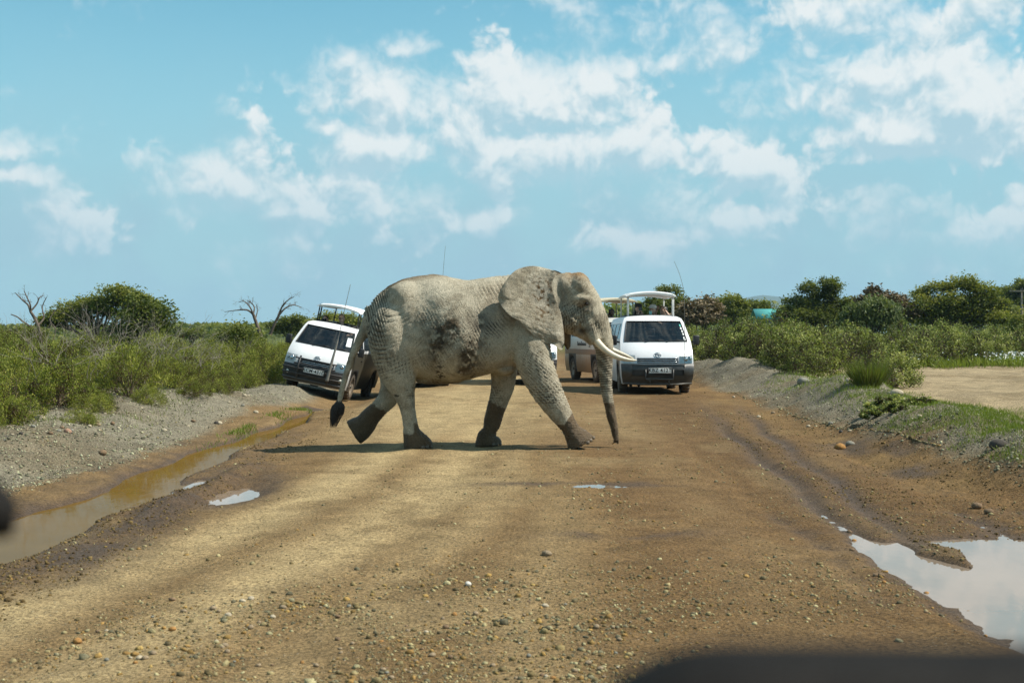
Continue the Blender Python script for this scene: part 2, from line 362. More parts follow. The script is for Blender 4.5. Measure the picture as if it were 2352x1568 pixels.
def ground_zones(x, y, z):
    """albedo (3) and wetness of the ground as laid down: dust, gravel, mud, turf"""
    n = lambda s, sy=None, seed=0, o=4: fbm(x * s, y * (sy or s), oct=o, seed=seed)
    C = np.empty(x.shape + (3,)); 
    dust = np.array([.375, .280, .158]); brown = np.array([.185, .118, .058]); mudc = np.array([.070, .040, .019]); red = np.array([.120, .071, .034])
    grey = np.array([.195, .175, .140]); sand = np.array([.30, .235, .155]); turf = np.array([.065, .085, .020]); soil = np.array([.13, .095, .055])
    def mixc(f, c):
        nonlocal C
        C = C * (1 - f[..., None]) + c * f[..., None]
    C[:] = brown
    yy = np.clip(y, 0, 60)
    # smooth dusty wheel tracks, fanning in towards the far end
    tr = 0
    for (x8, x14, x30, wd, a) in ((-2.9, -1.95, -1.2, .42, 1.0), (-1.78, -0.80, -0.2, .46, 1.0), (1.55, 1.80, 2.0, .34, .6), (0.2, 0.55, 0.9, .36, .35), (-.9, -.2, .4, .3, .5)):
        xc = np.interp(yy, [3, 8, 14, 30, 60], [2 * x8 - x14, x8, x14, x30, x30]) + 0.18 * (n(.25, .25, 51) - .5)
        tr = np.maximum(tr, a * np.exp(-((x - xc) / wd) ** 2))
    tr = tr * (0.78 + 0.5 * (n(.9, .25, 52) )) 
    mixc(np.clip(tr, 0, 1), dust)
    mixc(np.clip(sstep(17, 26, y) * (1 - sstep(1.5, 3.0, x)) * sstep(-3.6, -2.4, x) * 0.75 * (0.5 + n(.5, .3, 53)), 0, 1), dust * .95)
    mixc(np.clip(sstep(.1, 1.2, x) * .85 * (.45 + n(.6, .22, 78)), 0, .85), np.array([.158, .094, .045]))
    # damp brown right half, red-brown ruts
    mixc(np.clip(sstep(1.9, 3.1, x) * 0.75 * (.55 + .9 * n(.7, .4, 54)), 0, 1), red * 1.15)
    mixc(np.clip(np.exp(-((x - 3.3) / .55) ** 2) * .6, 0, 1) * sstep(40, 30, y), red)
    mixc(np.clip(1.6 * (n(.6, .25, 55) - .57), 0, .4), brown * .85)
    # blotches of drier and damper earth
    mixc(np.clip(2.4 * (n(1.4, .5, 56, 5) - .55), 0, .5) * (1 - .5 * sstep(.5, 2, x)), dust * .8); mixc(np.clip(2.2 * (n(2.1, .9, 76, 5) - .58), 0, .45), brown * .7)
    # verges
    le = edges_l(y) + 0.8 * (n(.8, .8, 57) - .5)
    fl = sstep(le + .12, le - .30, x); mixc(fl, grey * (0.82 + .4 * n(3, 3, 58)[..., None]))
    mixc(fl * np.clip(2.2 * (n(.5, .5, 59) - .52), 0, .7), soil)
    mixc(sstep(-7.3, -8.4, x), soil)
    tan = np.exp(-((x - (edges_l(y) + .25)) / .38) ** 2) * sstep(10, 14, y); mixc(np.clip(tan * .85, 0, 1), np.array([.205, .135, .070]))
    re = 5.05 + 0.9 * (n(.7, .7, 60) - .5)
    fr = sstep(re - .1, re + .45, x); mixc(fr, grey * (0.70 + .5 * n(3, 3, 61)[..., None]))
    mixc(fr * np.clip(2.4 * (n(.8, .8, 62) - .5), 0, .75), np.array([.17, .125, .075]))
    tn2 = np.exp(-((x - 4.75) / .5) ** 2) * np.clip(n(1.5, 1, 63) * 1.7 - .45, 0, 1); mixc(np.clip(tn2, 0, .8), np.array([.21, .135, .062]))
    # sandy flat and turf behind the right berm
    bs = sstep(7.4, 8.4, x); mixc(bs, sand * (.72 + .5 * n(.35, .5, 80)[..., None])); mixc(bs * np.clip(3 * (n(.9, 1.3, 81) - .55), 0, .6), soil * 1.2)
    tf = np.clip(sstep(.42, .60, n(.33, .33, 64)) * sstep(7.2, 9, x) * np.maximum(sstep(28, 23, y), sstep(47, 56, y)) , 0, 1); mixc(tf, turf)
    mixc(sstep(55, 66, y) * (1 - np.exp(-((x - .7) / 4.5) ** 4)), turf * 1.1)
    mixc(sstep(-8.5, -10, x), turf * 1.05)
    far_ = sstep(70, 160, y); mixc(far_, np.array([.085, .105, .028]))
    # wet mud round water
    wet = np.zeros_like(x)
    zl = z - WATER_L; wl = np.exp(-np.abs(x - chan_c(y)) / (chan_w(y) + .25) * .9)
    inl = (np.abs(x - chan_c(y)) < chan_w(y) * 1.8 + .5) & (y < 33)
    wet = np.where(inl, sstep(.10, .0, zl + .05 * (n(4, 4, 65) - .5)), wet)
    inr = (x > 1.8) & (x < 6) & (y < 13)
    wet = np.maximum(wet, np.where(inr, .85 * sstep(.060, .0, z - WATER_R + .02 * (n(5, 5, 66) - .5)), 0))
    wet = np.maximum(wet, .85 * np.exp(-(((x + 2.95) / .55) ** 2 + ((y - 15) / 1.9) ** 2) ** 2) * (.4 + 1.0 * n(2, 1.4, 67)))
    wet = np.maximum(wet, np.exp(-((x + 3.25) / .40) ** 2) * sstep(8.5, 10, y) * sstep(19.5, 17, y) * np.clip(2.4 * n(2.2, 1.5, 68) - .35, 0, 1))
    wet = np.maximum(wet, .9 * np.exp(-(((x - .9) / .62) ** 2 + ((y - 11.42) / .26) ** 2)) * sstep(.30, .62, n(2.5, 2.5, 69)))
    wet = np.maximum(wet, .8 * np.exp(-(((x - .75) / 1.25) ** 2 + ((y - 15.1) / .30) ** 2) ** 2) * sstep(.3, .6, n(1.6, 2.5, 70)))
    wet = np.maximum(wet, .9 * np.exp(-((x - 4.75) / .45) ** 2) * sstep(.50, .68, n(.9, .55, 71)) * sstep(25, 18, y))
    for (xa, ya, xb, yb, wd) in ((2.75, 11, 3.55, 23.5, .17), (3.15, 11.5, 4.2, 24, .15)):
        xr = xa + (xb - xa) * (y - ya) / (yb - ya) + 0.05 * np.sin(y * 1.3)
        wet = np.maximum(wet, np.exp(-((x - xr) / wd) ** 2) * sstep(ya - 1, ya, y) * sstep(yb + 8, yb, y) * (.45 + .6 * n(1.5, .8, 72)))
    wet = np.clip(wet, 0, 1)
    mixc(np.clip(wet * 1.05, 0, .93), mudc)
    rock = np.clip(fl + fr, 0, 1) * (1 - bs)
    C = C * np.array([1.02, 1.01, .90])
    return np.clip(C, .01, .9), wet, rock
colz, wetz, rockz = ground_zones(GX.ravel(), GY.ravel(), GZ.ravel())

def ground_mat():
    m = bpy.data.materials.new('packed_earth'); m.use_nodes = True; t = NT(m.node_tree); b = t.n['Principled BSDF']
    ac = t.a('ShaderNodeAttribute', attribute_name='earth').outputs[0]
    wt = t.a('ShaderNodeAttribute', attribute_name='wet').outputs[2]
    rk = t.a('ShaderNodeAttribute', attribute_name='rocky').outputs[2]
    P = t.a('ShaderNodeTexCoord').outputs['Object']
    g1 = t.noise(P, 38, 6, 0.68); g2 = t.noise(P, 150, 4, 0.7); g3 = t.noise(P, 2.6, 5, 0.6)
    vo = t.a('ShaderNodeTexVoronoi', feature='F1', ins={'Vector': P, 'Scale': 34.0, 'Randomness': 1.0})
    vr = t.a('ShaderNodeSeparateColor', ins={0: vo.outputs['Color']})
    val = t.m('ADD', t.mr(g1, .32, .68, .48, 1.48), t.m('MULTIPLY', t.m('SUBTRACT', g2, .5), .8))
    val = t.m('MULTIPLY', val, t.mr(g3, .3, .7, .82, 1.14))
    col = t.mix(1.0, ac, t.a('ShaderNodeCombineColor', ins={0: val, 1: val, 2: val}).outputs[0], 'MULTIPLY')
    # pebbles pressed into the surface, as pale and dark specks
    peb = t.m('MULTIPLY', t.mr(vo.outputs['Distance'], .36, .18), t.mr(vr.outputs[0], .45, .5))
    peb = t.m('MULTIPLY', peb, t.m('ADD', .30, t.m('MULTIPLY', rk, .70)))
    pc = t.ramp(vr.outputs[1], [(0, (.06, .05, .035)), (.35, (.15, .125, .085)), (.7, (.33, .29, .20)), (1, (.56, .52, .41))])
    col = t.mix(t.m('MULTIPLY', peb, t.m('SUBTRACT', 1.0, t.m('MULTIPLY', wt, .8))), col, pc)
    t.put(b, 'Base Color', col)
    t.put(b, 'Roughness', t.m('SUBTRACT', .95, t.m('MULTIPLY', wt, t.mr(g1, .3, .7, .16, .52))))
    t.put(b, 'Specular IOR Level', t.m('ADD', .12, t.m('MULTIPLY', wt, .28)))
    hgt = t.m('ADD', t.m('MULTIPLY', g1, .6), t.m('ADD', t.m('MULTIPLY', g2, .25), t.m('MULTIPLY', peb, .9)))
    t.put(b, 'Normal', t.a('ShaderNodeBump', ins={'Strength': 1.0, 'Distance': .035, 'Height': hgt}))
    return m
M_EARTH = ground_mat()
quad = (np.arange(nyg - 1)[:, None] * nxg + np.arange(nxg - 1)[None, :])
def sheet(name, cols_mask, rows=slice(None)):
    q = quad[rows][:, cols_mask].ravel(); F = np.stack([q, q + 1, q + 1 + nxg, q + nxg], 1)
    used = np.unique(F); remap = np.zeros(len(Vt), np.int64); remap[used] = np.arange(len(used))
    me = mesh_np(name, Vt[used], remap[F])
    vcol(me, 'earth', colz[used]); vfloat(me, 'wet', wetz[used]); vfloat(me, 'rocky', rockz[used])
    return link(name, me, M_EARTH)
cm = 0.5 * (gx[:-1] + gx[1:])
tag(sheet('dirt_road', (cm > -3.6) & (cm < 4.9)), kind='structure')
tag(sheet('ground', ~((cm > -3.6) & (cm < 4.9))), kind='structure')

# ------------------------------------------------------------------ standing water
def water_mat(name, col, rough=0.015, rip=0.25, dist=.004, refl=1.0):
    m = bpy.data.materials.new(name); m.use_nodes = True; t = NT(m.node_tree); b = t.n['Principled BSDF']
    P = t.a('ShaderNodeTexCoord').outputs['Object']
    t.n.remove(b)
    mp = t.a('ShaderNodeMapping', ins={0: P, 3: (3.0, 1.2, 1)}).outputs[0]
    nb = t.a('ShaderNodeBump', ins={'Strength': rip, 'Distance': dist, 'Height': t.noise(mp, 2.2, 3, .5)}).outputs[0]
    df = t.a('ShaderNodeBsdfDiffuse', ins={0: t.mix(t.noise(P, 1.5, 4, .6), tuple(c * .75 for c in col), tuple(c * 1.2 for c in col))})
    gl = t.a('ShaderNodeBsdfGlossy', ins={0: (1, 1, 1, 1), 1: rough, 'Normal': nb})
    fr = t.m('MULTIPLY', t.a('ShaderNodeFresnel', ins={'IOR': 1.33, 'Normal': nb}).outputs[0], refl)
    t.put(t.n['Material Output'], 0, t.a('ShaderNodeMixShader', ins={0: fr, 1: df, 2: gl}))
    return m
def water_sheet(name, xs, ys, z, mat):
    """horizontal water surface kept only where the ground dips under it"""
    A, B = np.meshgrid(xs, ys); H = height(A, B); n = len(xs)
    q = (np.arange(len(ys) - 1)[:, None] * n + np.arange(n - 1)[None, :]); below = H < z + 0.004
    k = below[:-1, :-1] | below[1:, :-1] | below[:-1, 1:] | below[1:, 1:]
    q = q[k]; F = np.stack([q, q + 1, q + 1 + n, q + n], 1); used = np.unique(F); rm = np.zeros(A.size, int); rm[used] = np.arange(len(used))
    V = np.stack([A.ravel(), B.ravel(), np.full(A.size, z)], 1)[used]
    return tag(link(name, mesh_np(name, V, rm[F]), mat), kind='structure')
M_WBROWN = water_mat('muddy_water', (.135, .078, .018), .03, .30, refl=.36)
M_WGREY = water_mat('silty_water', (.22, .17, .125), .03, .12)
water_sheet('water', axis([(-5.6, -3.2, .05)]), np.arange(4, 31.4, .1), WATER_L, M_WBROWN)
water_sheet('water', axis([(2.2, 6.2, .04)]), np.arange(5.2, 12.4, .05), WATER_R, M_WGREY)
water_sheet('water', axis([(-3.65, -2.3, .03)]), np.arange(13.4, 16.8, .04), WATER_S - .018, M_WGREY)
water_sheet('water', axis([(.4, 1.25, .03)]), np.arange(14.7, 15.4, .03), float(height(np.array([.83]), np.array([15.05]))[0]) + .012, M_WGREY)
water_sheet('water', axis([(2.7, 4.2, .03)]), np.arange(12, 24, .05), -.066, M_WGREY)

# ------------------------------------------------------------------ the elephant
EY = 20.1                                         # its mid plane, metres from the camera
ES = 0.0019706
def ez(p, q): return (-2.713 + p * ES, 2.689 - q * ES)     # tracing coordinates -> world x, z
def ering_tube(rows, n, nseg=28, depth_mid=None):
    """rows: (p, q, in-plane radius px, depth radius m, y offset m) -> tube; ring's depth axis is world y"""
    P = catmull(np.array(rows, float), n)
    x, z = ez(P[:, 0], P[:, 1]); pts = np.stack([x, EY + P[:, 4], z], 1)
    return tube_arrays(pts, P[:, 2] * ES, nseg, True, P[:, 3], side=(0, 1, 0))
def build_elephant():
    mb = MB()
    # trunk of the body: stations p, top q, bottom q, half width
    st = np.array([(338, 430, 560, .09), (360, 345, 640, .20), (400, 285, 730, .29), (480, 222, 810, .38), (560, 178, 850, .45), (680, 146, 872, .53), (800, 131, 897, .62), (880, 139, 907, .675), (960, 158, 910, .72),
                   (1060, 172, 890, .735), (1150, 160, 862, .69), (1250, 146, 838, .58), (1350, 135, 815, .48), (1450, 128, 780, .40), (1550, 135, 700, .37), (1650, 150, 600, .31), (1740, 165, 520, .26)], float)
    S = catmull(st, 70); ns = 48; V = []
    for p, qt, qb, w in S:
        x, zt = ez(p, qt); _, zb = ez(p, qb); c = (zt + zb) / 2; hz = (zt - zb) / 2
        for j in range(ns):
            a = 2 * math.pi * j / ns; ca, sa = math.cos(a), math.sin(a)
            yy = w * np.sign(sa) * abs(sa) ** 0.92 * (1 - 0.20 * ca)
            V.append((x, EY + yy, c + hz * np.sign(ca) * abs(ca) ** 0.95))
    n = len(S); F = [[i * ns + j, i * ns + (j + 1) % ns, (i + 1) * ns + (j + 1) % ns, (i + 1) * ns + j] for i in range(n - 1) for j in range(ns)]
    F += [list(range(ns))[::-1], [(n - 1) * ns + j for j in range(ns)]]
    mb.add(V, F)
    T = lambda rows, n=40, ns=28: mb.add(*ering_tube(rows, n, ns))
    # near hind leg
    T([(560, 330, 60, .10, -.15), (540, 420, 130, .18, -.24), (533, 520, 172, .23, -.285), (540, 640, 178, .25, -.285), (560, 770, 150, .24, -.28), (588, 880, 122, .215, -.275), (612, 970, 84, .18, -.28), (633, 1050, 61, .15, -.29), (646, 1120, 54, .135, -.29), (656, 1190, 53, .135, -.29), (672, 1260, 66, .155, -.29), (694, 1312, 92, .185, -.29), (710, 1350, 107, .20, -.29), (714, 1368, 108, .20, -.29)])
    # far hind leg, pushing off
    T([(470, 520, 150, .25, .30), (490, 700, 130, .25, .35), (505, 840, 105, .22, .36), (500, 940, 88, .19, .36), (470, 1030, 74, .16, .36), (415, 1092, 66, .145, .36), (345, 1165, 72, .145, .36), (300, 1222, 84, .16, .36), (258, 1254, 94, .17, .36), (220, 1278, 97, .165, .36)])
    # far fore leg, standing
    T([(1350, 500, 150, .20, .25), (1330, 680, 120, .20, .30), (1318, 820, 100, .19, .31), (1310, 930, 87, .175, .31), (1280, 1040, 75, .155, .31), (1247, 1150, 67, .14, .31), (1230, 1215, 66, .135, .31), (1212, 1262, 54, .135, .31), (1198, 1300, 78, .165, .31), (1203, 1345, 99, .19, .31), (1206, 1368, 101, .19, .31)])
    # near fore leg, reaching forward on the heel
    T([(1440, 330, 60, .10, -.15), (1450, 420, 120, .16, -.22), (1475, 520, 150, .20, -.29), (1500, 620, 148, .21, -.33), (1530, 740, 134, .205, -.36), (1570, 850, 124, .195, -.36), (1625, 960, 111, .18, -.36), (1683, 1060, 93, .16, -.36), (1738, 1145, 75, .145, -.36), (1785, 1215, 63, .14, -.36)], 50)
    T([(1770, 1185, 62, .14, -.36), (1800, 1245, 66, .145, -.36), (1835, 1292, 88, .175, -.36), (1862, 1330, 102, .195, -.36), (1868, 1340, 98, .19, -.36)], 24)
    # shoulder and hip masses
    def E(p, q, y, rp, ry, rq, rot=0):
        x, z = ez(p, q); mb.ell((x, EY + y, z), (rp * ES, ry, rq * ES), 28, 18, Matrix.Rotation(rot, 4, 'Y'))
    E(660, 335, -.17, 190, .235, 150, .2); E(660, 335, .17, 190, .235, 150, .2)
    E(1400, 440, -.20, 130, .23, 260, -.12); E(1400, 440, .20, 130, .23, 260, -.12)
    E(1050, 560, 0, 270, .755, 270)
    E(1325, 808, -.12, 78, .16, 46); E(1325, 808, .12, 78, .16, 46)
    E(850, 896, 0, 170, .12, 26)
    # head
    E(1775, 285, 0, 150, .30, 168); E(1850, 215, -.05, 88, .235, 100); E(1850, 215, .05, 88, .235, 100)
    E(1690, 330, 0, 120, .29, 190); E(1790, 420, -.06, 100, .24, 130, .1); E(1790, 420, .06, 100, .24, 130, .1)
    E(1870, 320, -.20, 62, .10, 48, .2); E(1870, 320, .20, 62, .10, 48, .2)
    T([(1845, 200, 80, .24, 0), (1885, 290, 105, .25, 0), (1925, 380, 108, .24, 0), (1965, 470, 108, .215, 0), (2003, 555, 92, .185, 0), (2030, 630, 74, .155, 0), (2041, 710, 63, .130, 0), (2044, 800, 57, .112, 0), (2049, 900, 49, .098, 0), (2060, 1000, 42, .086, 0), (2076, 1080, 39, .078, -.01), (2092, 1160, 37, .073, -.02), (2110, 1235, 31, .064, -.03), (2120, 1295, 27, .055, -.03), (2122, 1325, 23, .048, -.03)], 70, 26)
    for (dp, dq, r) in ((-18, 30, 9), (13, 34, 10)):      # two finger tips of the trunk
        T([(2122 + dp * .4, 1310, 14, .035, -.03), (2122 + dp, 1332, r, .028, -.03), (2120 + dp * 1.25, 1322 + dq, r * .55, .016, -.03)], 10, 12)
    # tusk sheaths, mouth corner, lower lip
    for s in (-1, 1):
        T([(1890, 420, 50, .08, s * .15), (1925, 500, 52, .085, s * .165), (1955, 570, 46, .075, s * .175), (1978, 612, 36, .062, s * .18)], 16, 18)
    T([(1800, 500, 70, .16, 0), (1860, 540, 45, .12, 0), (1905, 580, 30, .08, 0), (1935, 620, 20, .05, 0), (1930, 642, 10, .03, 0)], 20, 18)
    # tail
    T([(378, 370, 55, .12, -.02), (352, 450, 48, .09, -.05), (324, 530, 40, .07, -.07), (286, 610, 34, .06, -.09), (243, 700, 29, .052, -.10), (209, 800, 25, .045, -.10), (176, 905, 22, .04, -.10), (154, 1000, 22, .038, -.10), (138, 1060, 14, .02, -.10)], 60, 14)
    me0 = mb.mesh('body_blocks'); ob = bpy.data.objects.new('body_blocks', me0); COL.objects.link(ob)
    md = ob.modifiers.new('r', 'REMESH'); md.mode = 'VOXEL'; md.voxel_size = 0.0155; md.adaptivity = 0
    ms = ob.modifiers.new('s', 'SMOOTH'); ms.factor = 0.5; ms.iterations = 9
    dg = bpy.context.evaluated_depsgraph_get(); me = bpy.data.meshes.new_from_object(ob.evaluated_get(dg))
    bpy.data.objects.remove(ob); bpy.data.meshes.remove(me0)
    nv = len(me.vertices); co = np.empty(nv * 3, np.float32); me.vertices.foreach_get('co', co); co = co.reshape(-1, 3).astype(float)
    no = np.empty(nv * 3, np.float32); me.vertices.foreach_get('normal', no); no = no.reshape(-1, 3).astype(float)
    p = (co[:, 0] + 2.713) / ES; q = (2.689 - co[:, 2]) / ES; y = co[:, 1] - EY
    N = lambda s, sd, o=3: fbm(co[:, 0] * s, co[:, 2] * s, co[:, 1] * s, oct=o, seed=sd)
    # ---- broad forms: hip hollow, rib cage, temple pit, cheek bone
    def bump(p0, q0, rp, rq, amp, side=-1):
        g = np.exp(-((p - p0) / rp) ** 2 - ((q - q0) / rq) ** 2); m_ = sstep(.05, .25, np.abs(y))
        return amp * g * m_
    d = bump(760, 330, 90, 130, -.035) + bump(610, 300, 70, 110, .035) + bump(720, 700, 50, 160, -.03) + bump(1130, 520, 90, 200, -.035) + bump(1765, 290, 42, 75, -.075) + bump(1700, 300, 25, 120, -.03) + bump(1850, 440, 45, 50, -.03) + bump(1905, 350, 22, 20, -.030) + bump(1885, 308, 50, 18, .030) + bump(1900, 395, 40, 14, .016) + bump(650, 960, 30, 60, .012) + bump(1010, 640, 150, 160, .03)
    # ---- wrinkles: creases along the level lines of a scalar field
    def crease(phi, k, sharp, seed, warp=.35, ws=5.0, even=0.0):
        w = phi * k * .92 + warp * 7.5 * (N(ws, seed, 3) - .5) + 5.0 * (N(1.3, seed + 7, 2) - .5)
        s_ = np.abs(np.sin(w)); return -1.25 * (1 - s_) ** sharp * np.maximum(even, sstep(.28, .62, N(4.2, seed + 50, 3)))        # narrow valleys
    xx = co[:, 0]; zz = co[:, 2]
    ang = np.arctan2(zz - ez(0, 330)[1], xx - ez(600, 0)[0]); rad = np.hypot(xx - ez(600, 0)[0], zz - ez(0, 330)[1])
    hipf = sstep(.95, .35, np.hypot((p - 500) / 420, (q - 520) / 520))
    w_hip = crease(rad + .35 * xx, 60, 2.4, 101, 1.2, 2.0) * hipf * sstep(330, 480, q) * (.3 + N(1.5, 99, 2))
    # stripes fanning over the rump
    fan = crease(xx + .35 * (zz - 1.6), 88, 1.6, 102, .6, 2.5) * sstep(560, 430, p) * sstep(200, 330, q) * sstep(720, 520, q)
    belly = crease(.70 * xx + .62 * zz + .25 * np.sin(1.7 * xx + 1.0), 74, 2.2, 103, 1.3, 2.6) * sstep(650, 760, p) * sstep(1450, 1150, p) * sstep(250, 480, q)
    back = crease(xx + .5 * zz, 60, 2.0, 104, .6, 3.0) * sstep(1050, 1200, p) * sstep(1600, 1450, p) * sstep(420, 200, q)
    spine = crease(.5 * xx - zz, 120, 1.5, 105, .7, 5.0) * sstep(900, 700, p) * sstep(.35, .05, np.abs(y)) * sstep(420, 250, q) * .8
    legm = sstep(830, 980, q) * (p < 1960)
    legh = crease(zz, 95, 2.0, 106, .5, 4.0); legv = crease(xx + .35 * zz, 90, 2.4, 107, .6, 4.0)
    leg = legm * (legh * .85 + legv * .5)
    thigh = sstep(560, 760, q) * sstep(760, 660, p) * (1 - legm) * (crease(zz - .3 * xx, 70, 2.2, 108, .6, 3) * .8 + crease(xx + .2 * zz, 70, 2.4, 109, .6, 3) * .6)
    fore = sstep(1330, 1420, p) * sstep(520, 700, q) * sstep(1900, 1750, p) * (1 - legm) * crease(zz + .75 * xx, 78, 2.0, 110, .4, 2.5)
    foreleg = legm * sstep(1380, 1450, p) * crease(zz + .9 * xx, 58, 1.8, 111, .4, 2.5) * .8 * sstep(1150, 1000, q)
    trk = (p > 1950) * sstep(560, 700, q)
    trunk = trk * crease(zz - .12 * xx, 98, 1.5, 112, .22, 5.0, .75) * 1.5
    face = sstep(1690, 1740, p) * (p <= 2105) * sstep(600, 520, q) * (1 - trk)
    fw = face * (crease(xx + .15 * zz, 95, 2.0, 113, .75, 5.0) * sstep(250, 420, q) * .9 + crease(xx - zz, 60, 2.5, 114, 1.0, 6.0) * .45)
    tbase = sstep(1900, 1950, p) * sstep(420, 500, q) * sstep(720, 600, q) * crease(zz - .25 * xx, 80, 2, 115, .4, 5) * .5
    rings = crease(rad + .04 * np.sin(3 * ang), 60, 2.2, 116, .5, 3.0) * np.exp(-((np.hypot((p - 1902) / 60, (q - 350) / 52)) - 1) ** 2 * 3) * face * .5
    W_ = w_hip * .9 + fan * 1.55 + belly * .60 + back * .95 + spine * .9 + leg * .65 + thigh * .8 + fore * .7 + foreleg * .8 + trunk + fw + tbase + rings
    W_ = W_ * np.where((p < 335) & (q > 430), .12, 1.0)
    amp = .0165 * (.40 + 1.2 * N(2.2, 120, 2))
    d = d + W_ * amp + (N(9, 121, 3) - .5) * .016 + (N(34, 122, 3) - .5) * .009
    chk = np.exp(-((p - 1820) / 75) ** 2 - ((q - 460) / 75) ** 2) * (np.abs(y) > .1)
    d = d + chk * (N(13, 123, 3) - .45) * .075 + face * (N(7, 124, 2) - .5) * .02
    # dried mud crust on the flank stands proud and lumpy
    mudf = sstep(.40, .58, N(3.4, 130, 4)) * sstep(1.0, .55, np.hypot((p - 985) / 260, (q - 640) / 300)) * (np.abs(y) > .2)
    d = d + mudf * (N(26, 131, 3) - .35) * .035
    co = co + no * d[:, None]
    # flatten soles on the road
    gz = height(co[:, 0], co[:, 1], False)
    low = co[:, 2] < gz + .012; co[low, 2] = np.maximum(co[low, 2], gz[low] - .012)
    # ---- hide colours: dust, dried mud, wet mud, darker creases
    dust = np.array([.445, .388, .280]); pale = np.array([.65, .58, .435]); dark = np.array([.22, .185, .132]); wetm = np.array([.098, .062, .028]); brn = np.array([.150, .098, .050]); blk = np.array([.042, .034, .026]); org = np.array([.36, .215, .095]); cak = np.array([.10, .075, .046])
    C = np.tile(dust, (nv, 1)); wet = np.zeros(nv)
    def mx(f, c):
        nonlocal C; f = np.clip(f, 0, 1)[:, None]; C = C * (1 - f) + c * f
    n5, n12, n30 = N(5, 140, 4), N(12, 141, 4), N(30, 142, 3)
    mx((n5 - .42) * 1.6, pale); mx((.5 - n5) * 2.0, dark)
    mx(sstep(.42, .60, n12) * .45, pale); mx(sstep(1.0, .3, np.hypot((p - 780) / 260, (q - 230) / 130)) * .75, pale)
    mx(sstep(.22, .85, -W_) * .95, dark * .50)                                     # hide colour darker along the creases
    mx(sstep(.30, .05, np.abs(y)) * sstep(1000, 780, p) * sstep(330, 200, q) * (.35 + n12), brn)
    mx(sstep(1650, 1800, p) * sstep(200, 120, q) * (n12 * 1.7 - .2) * .9, org)
    mx(sstep(.54, .64, n30) * sstep(1750, 1800, p) * sstep(300, 150, q) * .6, brn)
    mx(mudf * sstep(.34, .50, n30 * .5 + n12 * .5) * .97, cak * .9)
    mx(sstep(.60, .66, N(15, 153, 3)) * sstep(.62, .70, N(4, 154, 2)) * (q < 1000) * (q > 420) * (p < 1200) * .9, blk * 1.4)
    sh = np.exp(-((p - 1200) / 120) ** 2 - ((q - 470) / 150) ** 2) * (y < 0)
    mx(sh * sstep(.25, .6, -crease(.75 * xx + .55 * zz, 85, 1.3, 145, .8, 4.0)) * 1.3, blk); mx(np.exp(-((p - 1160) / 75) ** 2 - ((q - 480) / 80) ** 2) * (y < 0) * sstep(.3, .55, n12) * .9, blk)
    mx(np.exp(-((p - 1325) / 65) ** 2 - ((q - 800) / 30) ** 2) * .45, np.array([.30, .31, .28]))
    mx(sstep(880, 912, q) * sstep(700, 780, p) * sstep(1250, 1150, p) * .7, brn * .8)
    jag = (n12 - .5) * 46 + (n30 - .5) * 22
    far_ = y > .05
    lw = np.zeros(nv)
    lw = np.maximum(lw, far_ * (p < 640) * sstep(-6, 6, (q - 1082) + .62 * (385 - p) + jag - (p > 470) * 40))                  # far hind leg
    lw = np.maximum(lw, (~far_) * (p < 900) * np.maximum(sstep(-6, 6, q - 1262 + jag), sstep(-6, 6, (p - 690 + (1180 - q) * -.10) + jag * .5) * sstep(1170, 1200, q)))
    lw = np.maximum(lw, far_ * (p > 1000) * (p < 1500) * sstep(-6, 6, q - 1035 - .55 * (p - 1210) + jag))
    lw = np.maximum(lw, (~far_) * (p > 1600) * (p < 1990) * sstep(-6, 6, (q - 1195 + jag * .8) + 1.55 * np.maximum(p - 1745, 0) * (p < 1850) + (p >= 1850) * 300))
    lw = np.maximum(lw, (p > 1990) * sstep(-6, 6, q - 1050 + jag * .6))
    mx(lw * .94, wetm * 1.25); mx(lw * (n12 - .35) * 1.2, brn * 1.15); wet = np.maximum(wet, lw)
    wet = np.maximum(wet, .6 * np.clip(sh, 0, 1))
    eye_pit = np.exp(-((p - 1905) / 20) ** 2 - ((q - 345) / 17) ** 2) * (np.abs(y) > .1); mx(eye_pit * .75, blk * 1.6)
    mx(np.exp(-((p - 1885) / 40) ** 2 - ((q - 535) / 25) ** 2) * .85, blk * 1.5); mx(chk * sstep(.56, .42, N(13, 123, 3)) * .8, dark * .6); mx(np.exp(-((p - 1735) / 30) ** 2 - ((q - 270) / 90) ** 2) * .6, dark * .6); mx(sstep(.60, .48, np.abs(np.hypot((p - 1905) / 40, (q - 348) / 34) - 1)) * face * .5, dark * .8)
    me.vertices.foreach_set('co', co.astype(np.float32).ravel()); me.update()
    Vb = co; Fb = np.empty(len(me.loops), np.int32); me.loops.foreach_get('vertex_index', Fb); tot = np.empty(len(me.polygons), np.int32); me.polygons.foreach_get('loop_total', tot)
    assert (tot == 4).all(); Fb = Fb.reshape(-1, 4); bpy.data.meshes.remove(me)
    Vs, Fs, Cs, Ws = [Vb], [Fb], [C], [wet]; off = len(Vb)
    # ---- ears: thick curved flaps grown from the head
    lead = [(1700, 128), (1672, 165), (1655, 215), (1668, 275), (1692, 335), (1706, 375), (1722, 420), (1733, 480), (1741, 545), (1744, 600), (1740, 645)]
    trail = [(1640, 103), (1568, 86), (1500, 84), (1425, 104), (1372, 142), (1318, 214), (1286, 280), (1281, 322), (1312, 376), (1365, 432), (1430, 470), (1488, 528), (1545, 582), (1604, 618), (1668, 634), (1712, 668), (1731, 664)]
    A = catmull(np.array(lead, float), 120); B = catmull(np.array(trail, float), 120)
    nu = 110
